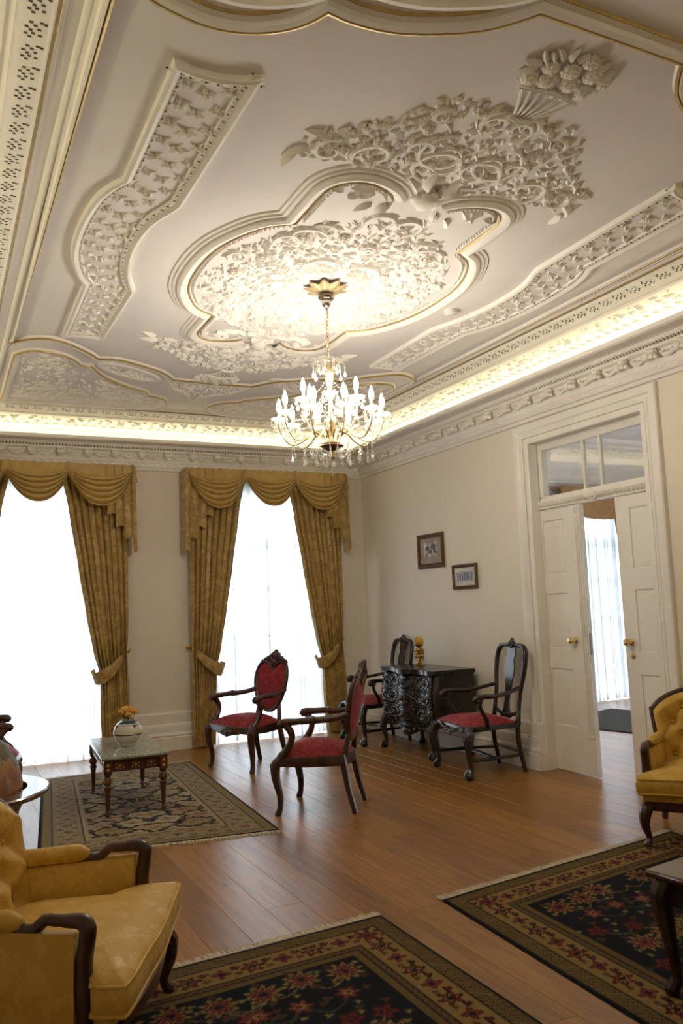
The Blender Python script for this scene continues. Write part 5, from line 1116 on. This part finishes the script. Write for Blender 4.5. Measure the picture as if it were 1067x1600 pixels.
# ================================================================ marble table, vase, globe, dark table
def side_table():
    c = (1.395, 6.93, .008); t = thing('marble_topped_table', 'low carved table with a grey-green marble top on the beige rug', 'table', c, math.radians(-3.4))
    TW, TL, H = .50, 1.07, .445; GW = wood('reddish_mahogany', (.045, .012, .006), (.12, .035, .016), 3, .3, coat=.3)
    b = MB(); b.box((0, 0, H - .012), (TW, TL, .024), ch=.006); b.build('marble_top', MARBLE, t)
    b = MB(); b.box((0, 0, H - .031), (TW - .03, TL - .03, .014), ch=.004)
    for s in (-1, 1): b.box((s * (TW / 2 - .045), 0, H - .075), (.024, TL - .14, .078)); b.box((0, s * (TL / 2 - .045), H - .075), (TW - .14, .024, .078))
    FRm = b.build('apron', GW, t)
    for s in (-1, 1):
        for k in (-1, 0, 1):
            b = MB(); y = s * (TL / 2 - .032)
            for a, z, r in ((0, 0, .012), (-.022, .012, .008), (.022, .012, .008), (-.024, -.014, .009), (.024, -.014, .009), (0, -.02, .007), (0, .02, .006)): b.ball((k * .115 + a, y, H - .075 + z), (r, .005, r), 7, 4)
            b.build('gilt_carving', OLDGOLD, t)
            b = MB(); fx = [(k * .115 - .05, H - .105), (k * .115 + .05, H - .105), (k * .115 + .05, H - .045), (k * .115 - .05, H - .045)]; b.sweep(fx, [(-.004, 0), (0, .005), (.004, 0)], lambda a, z, h, y=y, s=s: (a, y + s * h, z), True); b.build('carved_panel', GW, t)
        for k in range(-3, 4):
            b = MB(); x = s * (TW / 2 - .032)
            for a, z, r in ((0, 0, .012), (-.024, .012, .008), (.024, .012, .008), (-.026, -.014, .009), (.026, -.014, .009)): b.ball((x, k * .13 + a, H - .075 + z), (.005, r, r), 7, 4)
            b.build('gilt_carving', OLDGOLD, t)
    for sx in (-1, 1):
        for sy in (-1, 1):
            x, y = sx * (TW / 2 - .045), sy * (TL / 2 - .045); b = MB(); b.box((x, y, H - .082), (.06, .06, .09), ch=.004)
            b.lathe([(.022, H - .127), (.03, H - .135), (.024, H - .145), (.018, H - .15), (.030, H - .165), (.033, H - .185), (.026, H - .205), (.020, H - .212), (.029, H - .222), (.027, H - .235), (.022, H - .25), (.019, H - .30), (.015, .06), (.012, .05), (.018, .042), (.019, .03), (.012, .02), (.015, .012), (.015, .004), (0, .004)], (x, y, 0), 12)
            L_ = b.build('leg', GW, t)
            b = MB()
            for dx, dy in ((sx * .031, 0), (0, sy * .031)):
                for z in (H - .065, H - .10): b.ball((x + dx, y + dy, z), (.013 if dx == 0 else .004, .013 if dy == 0 else .004, .014), 7, 4)
            for k in range(8): a = 2 * PI * k / 8; b.ball((x + .031 * cos(a), y + .031 * sin(a), H - .18), (.007, .007, .012), 6, 4)
            b.build('gilt_carving', OLDGOLD, L_)
side_table()
vx, vy, vz = 1.40, 6.885, .453
t = thing('bulbous_vase', 'round cream vase with dark blue bands on the marble table', 'vase', (vx, vy, vz))
CRM = simple('cream_glaze', (.62, .58, .46), .12, var=.06, coat=.5); BLU = simple('slate_blue_glaze', (.055, .075, .10), .15, var=.2, coat=.5); BRN = simple('brown_glaze', (.06, .05, .05), .2, coat=.4)
R_ = .112
pr = [(.0, 0), (.058, 0), (.064, .004), (.066, .010)] + [(R_ * sin(a), .105 - R_ * .93 * cos(a)) for a in [.62 + i * .15 for i in range(15)]] + [(.050, .198), (.052, .207), (.046, .206), (.0, .19)]
b = MB(); b.lathe(pr, (0, 0, 0), 36); b.build('body', CRM, t)
b = MB(); b.lathe([(R_ * sin(a) + .0008, .105 - R_ * .93 * cos(a)) for a in (2.32, 2.42, 2.52, 2.62, 2.69)], (0, 0, 0), 36); b.build('shoulder_band', BLU, t)
b = MB(); b.lathe([(R_ * sin(a) + .0008, .105 - R_ * .93 * cos(a)) for a in (1.40, 1.44, 1.48)], (0, 0, 0), 36); b.build('belly_band', BRN, t)
b = MB(); b.tube([((R_ * sin(a_) + .001) * cos(g), (R_ * sin(a_) + .001) * sin(g), .105 - R_ * .93 * cos(a_)) for g, a_ in [(2 * PI * i / 96, 2.14 + .055 * abs(sin(2 * PI * i / 96 * 6))) for i in range(96)]], .0022, 5, closed=True)
for k in range(4):
    g = 2 * PI * k / 4 + .35 - PI / 2
    for da, dg, r in ((2.1, 0, .008), (2.1, .09, .006), (2.1, -.09, .006), (2.0, 0, .006), (1.93, 0, .004)): b.ball(((R_ * sin(da)) * cos(g + dg), (R_ * sin(da)) * sin(g + dg), .105 - R_ * .93 * cos(da)), (r, r, r), 6, 4)
b.build('garland_band', BRN, t)
t2 = thing('dried_flower_posy', 'posy of dried ochre flower heads in the round vase', 'flowers', (vx, vy, vz + .19))
PET = simple('ochre_petals', (.62, .34, .06), .7, var=.35, sc=50); r5 = random.Random(3)
for k in range(16):
    a = k * 2.4; q = .066 * math.sqrt(k / 16); z = .045 + .055 * (1 - (q / .075) ** 2) + r5.uniform(-.008, .008); b = MB(); x, y = q * cos(a), q * sin(a)
    for i in range(16):
        g = i * 2.4; rr = .024 * math.sqrt((i + 1) / 16); b.ball((x + rr * cos(g), y + rr * sin(g), z + .012 * (1 - i / 16)), (.0085, .0085, .015), 5, 3)
    b.build('flower_head', PET, t2); b = MB(); b.tube([(x * .25, y * .25, -.05), (x * .5, y * .5, 0), (x, y, z)], .0025, 5); b.build('stem', simple('dry_stem', (.16, .12, .04), .8) if 'dry_stem' not in bpy.data.materials else bpy.data.materials['dry_stem'], t2)
# floor globe
gx, gy, gz = .07, 4.22, .72
t = thing('globe_stand', 'dark turned wooden stand with a flat horizon ring holding the floor globe', 'globe stand', (gx, gy, 0))
b = MB(); b.lathe([(.325, gz - .012), (.415, gz - .014), (.422, gz - .005), (.422, gz + .006), (.415, gz + .012), (.325, gz + .012), (.322, gz), (.325, gz - .012)], (0, 0, 0), 48); 
b.build('horizon_ring', wood('polished_walnut', (.05, .018, .009), (.13, .055, .026), 3, .1, (1, 1, 1), .8), t)
for k in range(4):
    a = PI / 4 + k * PI / 2 - .35; b = MB(); limb(b, [(.37 * cos(a), .37 * sin(a), gz - .012, .03), (.33 * cos(a), .33 * sin(a), gz - .08, .024), (.21 * cos(a), .21 * sin(a), gz - .30, .022), (.14 * cos(a), .14 * sin(a), gz - .40, .02), (.06 * cos(a), .06 * sin(a), gz - .43, .022)], 8, 4); b.build('bracket', MAHO, t)
    b = MB(); limb(b, [(.03 * cos(a), .03 * sin(a), .14, .026), (.14 * cos(a), .14 * sin(a), .12, .026), (.24 * cos(a), .24 * sin(a), .05, .024), (.30 * cos(a), .30 * sin(a), .022, .028), (.305 * cos(a), .305 * sin(a), 0, .022)], 8, 4); b.build('leg', MAHO, t)
b = MB(); b.lathe([(0, .08), (.04, .085), (.05, .12), (.03, .15), (.045, .2), (.05, .24), (.03, .28), (.055, .30), (.06, .315), (0, .32)], (0, 0, 0), 14); b.build('turned_column', MAHO, t)
m, tt, bb_ = nt('antique_globe_map'); vv = coords(tt, (1, 1, 1)); n1 = N(tt, 'ShaderNodeTexNoise', i_Scale=5.5, i_Detail=7, i_Roughness=.6); tt.links.new(vv, n1.inputs['Vector'])
tt.links.new(ramp(tt, n1.outputs[0], [(.44, (.075, .055, .016)), (.49, (.09, .06, .018)), (.5, (.03, .018, .008)), (.515, (.26, .14, .026)), (.6, (.30, .13, .03)), (.68, (.2, .07, .018))]), bb_.inputs['Base Color']); bb_.inputs['Roughness'].default_value = .5; bb_.inputs['Specular IOR Level'].default_value = .3; bb_.inputs['Coat Weight'].default_value = .08; bb_.inputs['Coat Roughness'].default_value = .15
t = thing('floor_globe', 'antique brown and ochre map globe cradled in the dark ring stand', 'globe', (gx, gy, gz))
b = MB(); b.ball((0, 0, 0), .305, 40, 24, M=Matrix.Rotation(.4, 3, 'X')); b.build('sphere', m, t)
b = MB(); b.tube([(.313 * cos(a) * cos(2.2), .313 * cos(a) * sin(2.2), .313 * sin(a)) for a in [2 * PI * i / 48 for i in range(48)]], .006, 6, closed=True); b.build('meridian_ring', BRASS, t)
# dark low table at the edge
def dark_table():
    c = (3.12, 2.10, .008); t = thing('dark_coffee_table', 'dark polished low table on the navy rug, cut by the photo edge', 'table', c, math.radians(8))
    H = .45; hx, hy = .62, .46
    b = MB(); b.box((0, 0, H - .014), (2 * hx, 2 * hy, .028), ch=.009); b.build('tabletop', wood('polished_dark_walnut', (.045, .017, .008), (.12, .05, .022), 2, .16, (.2, 1, 1), .6), t)
    b = MB()
    for s in (-1, 1): b.box((0, s * (hy - .05), H - .075), (2 * hx - .1, .022, .09)); b.box((s * (hx - .05), 0, H - .075), (.022, 2 * hy - .1, .09))
    b.build('apron', BLACKW, t)
    for sx in (-1, 1):
        for sy in (-1, 1):
            b = MB(); x, y = sx * (hx - .06), sy * (hy - .06); limb(b, [(x, y, H - .03, .035), (x + sx * .02, y + sy * .02, H - .1, .04), (x + sx * .008, y + sy * .008, .22, .028), (x - sx * .005, y - sy * .005, .08, .02), (x + sx * .008, y + sy * .008, .02, .028), (x + sx * .008, y + sy * .008, .004, .024)], 9, 4); b.build('leg', BLACKW, t)
dark_table()
# ================================================================ rugs: woven pattern as point colours, computed here
def rosette_(C, X, Y, cx, cy, r, k, cols, ph=0.0):
    dx, dy = X - cx, Y - cy; m = (abs(dx) < r * 1.3) & (abs(dy) < r * 1.3)
    if not m.any(): return
    rr = np.hypot(dx[m], dy[m]); th = np.arctan2(dy[m], dx[m]); sub = C[m]
    for f, col in cols:
        sub[rr < r * f * (.80 + .22 * np.cos(k * th + ph))] = col
    C[m] = sub
def vine(C, X, Y, pts, w, col):
    P = np.array(spl(pts, 8))
    for p in P:
        m = (X - p[0]) ** 2 + (Y - p[1]) ** 2 < w * w; C[m] = col
NAVY, GOLDB, OLIVE, RED, ROSE, GREEN, BEIGE = map(np.array, ((.008, .009, .014), (.24, .155, .05), (.10, .072, .028), (.11, .016, .014), (.15, .038, .03), (.03, .045, .022), (.30, .22, .12)))
def border_motifs(C, X, Y, Wd, Hd, off, pitch, fn):
    i = 0
    for (L, f) in ((Wd, lambda s: (s, off)), (Wd, lambda s: (s, Hd - off)), (Hd, lambda s: (off, s)), (Hd, lambda s: (Wd - off, s))):
        n = max(1, round((L - 2 * off) / pitch))
        for k in range(n + 1): x, y = f(off + (L - 2 * off) * k / n); fn(x, y, k, f)
def dark_pattern(Wd, Hd, seed):
    def pat(X, Y):
        r = np.random.RandomState(seed); d = np.minimum(np.minimum(X, Wd - X), np.minimum(Y, Hd - Y)); C = np.zeros(X.shape + (3,)) + NAVY
        C[(d > .022)] = OLIVE; sp = (np.sin(X * 260) * np.sin(Y * 260) > .55) & (d > .03) & (d < .095); C[sp] = RED * .8
        sp = (np.sin(X * 190 + Y * 190) > .6) & (d > .03) & (d < .095); C[sp] = GOLDB * .75
        C[(d > .098)] = NAVY; C[(d > .105)] = GOLDB; C[d > .255] = NAVY; C[d > .262] = OLIVE; C[(d > .285) & (d < .292)] = NAVY; C[(np.sin(X * 150) * np.sin(Y * 150) > .3) & (d > .264) & (d < .283)] = RED
        C[(d > .292) & (d < .325)] = GOLDB * .55; C[d > .325] = NAVY; C[d > .332] = NAVY * .8
        def mot(x, y, k, f):
            if k % 2 == 0: rosette_(C, X, Y, x, y, .058, 6, ((1, NAVY), (.86, RED), (.5, GOLDB), (.34, NAVY)))
            else: rosette_(C, X, Y, x, y, .045, 4, ((1, RED), (.75, ROSE), (.4, NAVY)), .8)
            hx, hy = (f(1.0)[0] != f(0.0)[0]), (f(1.0)[1] != f(0.0)[1])
            for s in (-1, 1):
                rosette_(C, X, Y, x + (.065 * hx) * s + .028 * hy, y + (.065 * hy) * s + .028 * hx, .020, 3, ((1, NAVY), (.7, RED)))
                rosette_(C, X, Y, x + (.065 * hx) * s - .028 * hy, y + (.065 * hy) * s - .028 * hx, .016, 3, ((1, OLIVE), (.6, RED)))
        border_motifs(C, X, Y, Wd, Hd, .18, .14, mot)
        q = .335; w, h = Wd - 2 * q, Hd - 2 * q
        base = [(u, v) for u in np.arange(.09, w / 2 + .02, .185) for v in np.arange(.09, h / 2 + .02, .185)]
        base = [(u + r.uniform(-.03, .03) + (.09 if int(v / .185) % 2 else 0), v + r.uniform(-.03, .03)) for u, v in base]
        for sx in (0, 1):
            for sy in (0, 1):
                fx = (lambda u: q + u) if not sx else (lambda u: q + w - u); fy = (lambda v: q + v) if not sy else (lambda v: q + h - v)
                for i, (u, v) in enumerate(base):
                    if u > w / 2 + .03: continue
                    a, b_ = base[(i * 7 + 1) % len(base)] if False else (u + .12, v + .10)
                    vine(C, X, Y, [(fx(u), fy(v)), (fx(u + .05), fy(v + .07)), (fx(a), fy(b_)), (fx(a + .06), fy(b_ - .05))], .0055, GREEN * 1.2 if i % 2 else OLIVE * 1.3)
                for i, (u, v) in enumerate(base):
                    if u > w / 2 + .03: continue
                    x, y = fx(u), fy(v); big = i % 3 == 0
                    if big: rosette_(C, X, Y, x, y, .085, 10, ((1, OLIVE * 1.4), (.9, GOLDB), (.72, RED), (.5, ROSE), (.25, NAVY)))
                    else: rosette_(C, X, Y, x, y, .055, 5 + i % 2, ((1, RED * .7), (.85, ROSE if i % 2 else RED), (.45, GOLDB if i % 2 else NAVY), (.25, RED)), i)
                    for s in range(4): rosette_(C, X, Y, x + .09 * cos(s * PI / 2 + .6 + i), y + .09 * sin(s * PI / 2 + .6 + i), .022, 3, ((1, GREEN), (.6, RED if s % 2 else GOLDB)))
        return C
    return pat
def beige_pattern(Wd, Hd):
    def pat(X, Y):
        r = np.random.RandomState(5); d = np.minimum(np.minimum(X, Wd - X), np.minimum(Y, Hd - Y)); C = np.zeros(X.shape + (3,)) + NAVY
        TAN, KH = np.array((.34, .26, .15)), np.array((.23, .175, .08))
        C[d > .028] = KH; C[d > .085] = NAVY * 3; C[d > .092] = TAN * .85; C[d > .285] = NAVY; C[d > .295] = TAN * 1.1; C[d > .312] = NAVY * 1.5; C[d > .318] = TAN
        def mot(x, y, k, f):
            rosette_(C, X, Y, x, y, .085, 5, ((1, KH * .8), (.88, TAN), (.55, ROSE * .8), (.38, TAN * .8), (.2, NAVY * 4)), k)
            hx, hy = (f(1.0)[0] != f(0.0)[0]), (f(1.0)[1] != f(0.0)[1])
            for s in (-1, 1): rosette_(C, X, Y, x + .10 * hx + s * .05 * hy, y + .10 * hy + s * .05 * hx, .032, 3, ((1, KH * .7), (.6, np.array((.2, .1, .06)))), k)
        border_motifs(C, X, Y, Wd, Hd, .19, .21, mot)
        inn = d > .325; xs, ys = np.abs(X - Wd / 2), np.abs(Y - Hd / 2)
        pts = [(a + r.uniform(-.03, .03) + (.12 if j % 2 else 0), b_ + r.uniform(-.03, .03)) for i, a in enumerate(np.arange(-.1, Wd / 2 + .2, .24)) for j, b_ in enumerate(np.arange(-.05, Hd / 2 + .2, .20))]
        wx, wy = xs + .022 * np.sin(Y * 34) + .012 * np.sin(Y * 77 + X * 40), ys + .022 * np.sin(X * 31) + .012 * np.sin(X * 83 - Y * 35)
        D = np.stack([np.hypot((wx - a) * .9, wy - b_) for a, b_ in pts]); S_ = np.sort(D, 0); idx = D.argmin(0); gap = S_[1] - S_[0]
        pal = np.array([(.40, .31, .19), (.30, .21, .13), (.34, .24, .16), (.44, .36, .23), (.28, .21, .10)])[np.array([i % 5 for i in range(len(pts))])]
        F = pal[idx]; F[gap < .04] = NAVY * 1.2; F[(S_[0] < .045) & (S_[0] > .032)] = KH * .7; F[S_[0] < .020] = np.array((.24, .10, .06)); F[(gap < .018) & (np.sin(X * 90) * np.sin(Y * 90) > .2)] = KH
        C[inn] = F[inn]; return C
    return pat
def rug(label, corners, Wd, Hd, pat, res, fringe, name='rug'):
    # corners: near-left, near-right, far-right, far-left on the floor
    A, B, C_, D = [np.array(c) for c in corners]; ctr = (A + B + C_ + D) / 4
    t = thing(name, label, 'rug', (ctr[0], ctr[1], 0), 0, 'patterned rugs')
    nx, ny = int(Wd / res), int(Hd / res); u, v = np.meshgrid(np.linspace(0, 1, nx + 1), np.linspace(0, 1, ny + 1), indexing='ij')
    P = (A[None, None] * ((1 - u) * (1 - v))[..., None] + B * (u * (1 - v))[..., None] + C_ * (u * v)[..., None] + D * ((1 - u) * v)[..., None]) - ctr
    col = pat(u * Wd, v * Hd); edge = (u == 0) | (u == 1) | (v == 0) | (v == 1); z = np.where(edge, .0008, .0075 + .0012 * np.sin(u * 23) * np.sin(v * 17))
    V = np.concatenate([P, z[..., None]], 2).reshape(-1, 3); i = np.arange(nx)[:, None] * (ny + 1) + np.arange(ny)[None]
    F = np.stack([i, i + ny + 1, i + ny + 2, i + 1], -1).reshape(-1, 4)
    me = bpy.data.meshes.new('woven_field'); me.vertices.add(len(V)); me.vertices.foreach_set('co', V.ravel()); me.loops.add(F.size); me.loops.foreach_set('vertex_index', F.ravel().astype(np.int32))
    me.polygons.add(len(F)); me.polygons.foreach_set('loop_start', np.arange(0, F.size, 4, dtype=np.int32)); me.polygons.foreach_set('loop_total', np.full(len(F), 4, np.int32)); me.update(calc_edges=True)
    a = me.color_attributes.new('pattern', 'FLOAT_COLOR', 'POINT'); a.data.foreach_set('color', np.concatenate([col, np.ones(col.shape[:2] + (1,))], 2).reshape(-1).astype(np.float32))
    me.materials.append(RUG); o = bpy.data.objects.new('woven_field', me); COL.objects.link(o); o.parent = t
    r = random.Random(2); b = MB()
    for v0, s in ((0, -1), (1, 1)):
        if v0 not in fringe: continue
        p, q = (A, B) if v0 == 0 else (D, C_); L = np.linalg.norm(q - p); tx, ty = (q - p) / L; nx_, ny_ = (-ty * s, tx * s) if True else 0
        for k in range(int(L / .0075)):
            x, y = p - ctr + (q - p) * ((k + .5) / int(L / .0075)); l = r.uniform(.055, .085); dx = r.uniform(-.022, .022); w = .0042
            b.add([(x - tx * w, y - ty * w, .007), (x + tx * w, y + ty * w, .007), (x + nx_ * l * .5 + tx * (w + dx * .4), y + ny_ * l * .5 + ty * (w + dx * .4), .008), (x + nx_ * l * .5 - tx * (w - dx * .4), y + ny_ * l * .5 - ty * (w - dx * .4), .008), (x + nx_ * l + tx * dx, y + ny_ * l + ty * dx, .0015)], [(0, 1, 2, 3), (3, 2, 4)])
    stuff(b.build('fringe', FRINGE, t, smooth=False)); return t
rug('beige and navy floral rug with pale fringe lying under the marble-topped table', [(.587, 5.684), (2.13, 5.43), (2.322, 8.38), (.90, 8.32)], 1.5, 2.85, beige_pattern(1.5, 2.85), .010, (0, 1))
rug('dark navy and red floral rug before the foreground yellow armchair', [(.16, .95), (1.95, .99), (1.962, 3.715), (.20, 3.60)], 1.78, 2.7, dark_pattern(1.78, 2.7, 3), .0085, (1,))
rug('dark navy and red floral rug under the dark low table near the doorway', [(2.18, 1.05), (4.02, 1.25), (4.20, 3.985), (2.316, 3.728)], 1.88, 2.7, dark_pattern(1.88, 2.7, 8), .0085, (1,))
b = MB(); 
RUGD = simple('grey_brown_wool', (.055, .05, .045), .95, var=.4, sc=40)
t = thing('rug', 'dark grey rug on the floor of the next room, seen through the doorway', 'rug', (7.5, 7.5, 0), math.radians(12))
b.box((0, 0, .005), (1.5, 1.7, .008)); b.build('woven_field', RUGD, t, smooth=False)
b = MB(); b.sweep([(-.75, -.85), (.75, -.85), (.75, .85), (-.75, .85)], [(-.03, .0098), (.004, .0098), (.004, .0)], XYZ, True); b.build('border', simple('black_wool', (.012, .012, .014), .95), t)
print('objects', len(bpy.data.objects), 'tris', sum(len(p.vertices) - 2 for m in bpy.data.meshes if m.users for p in m.polygons) if False else sum(len(m.loops) - 2 * len(m.polygons) for m in bpy.data.meshes if m.users))
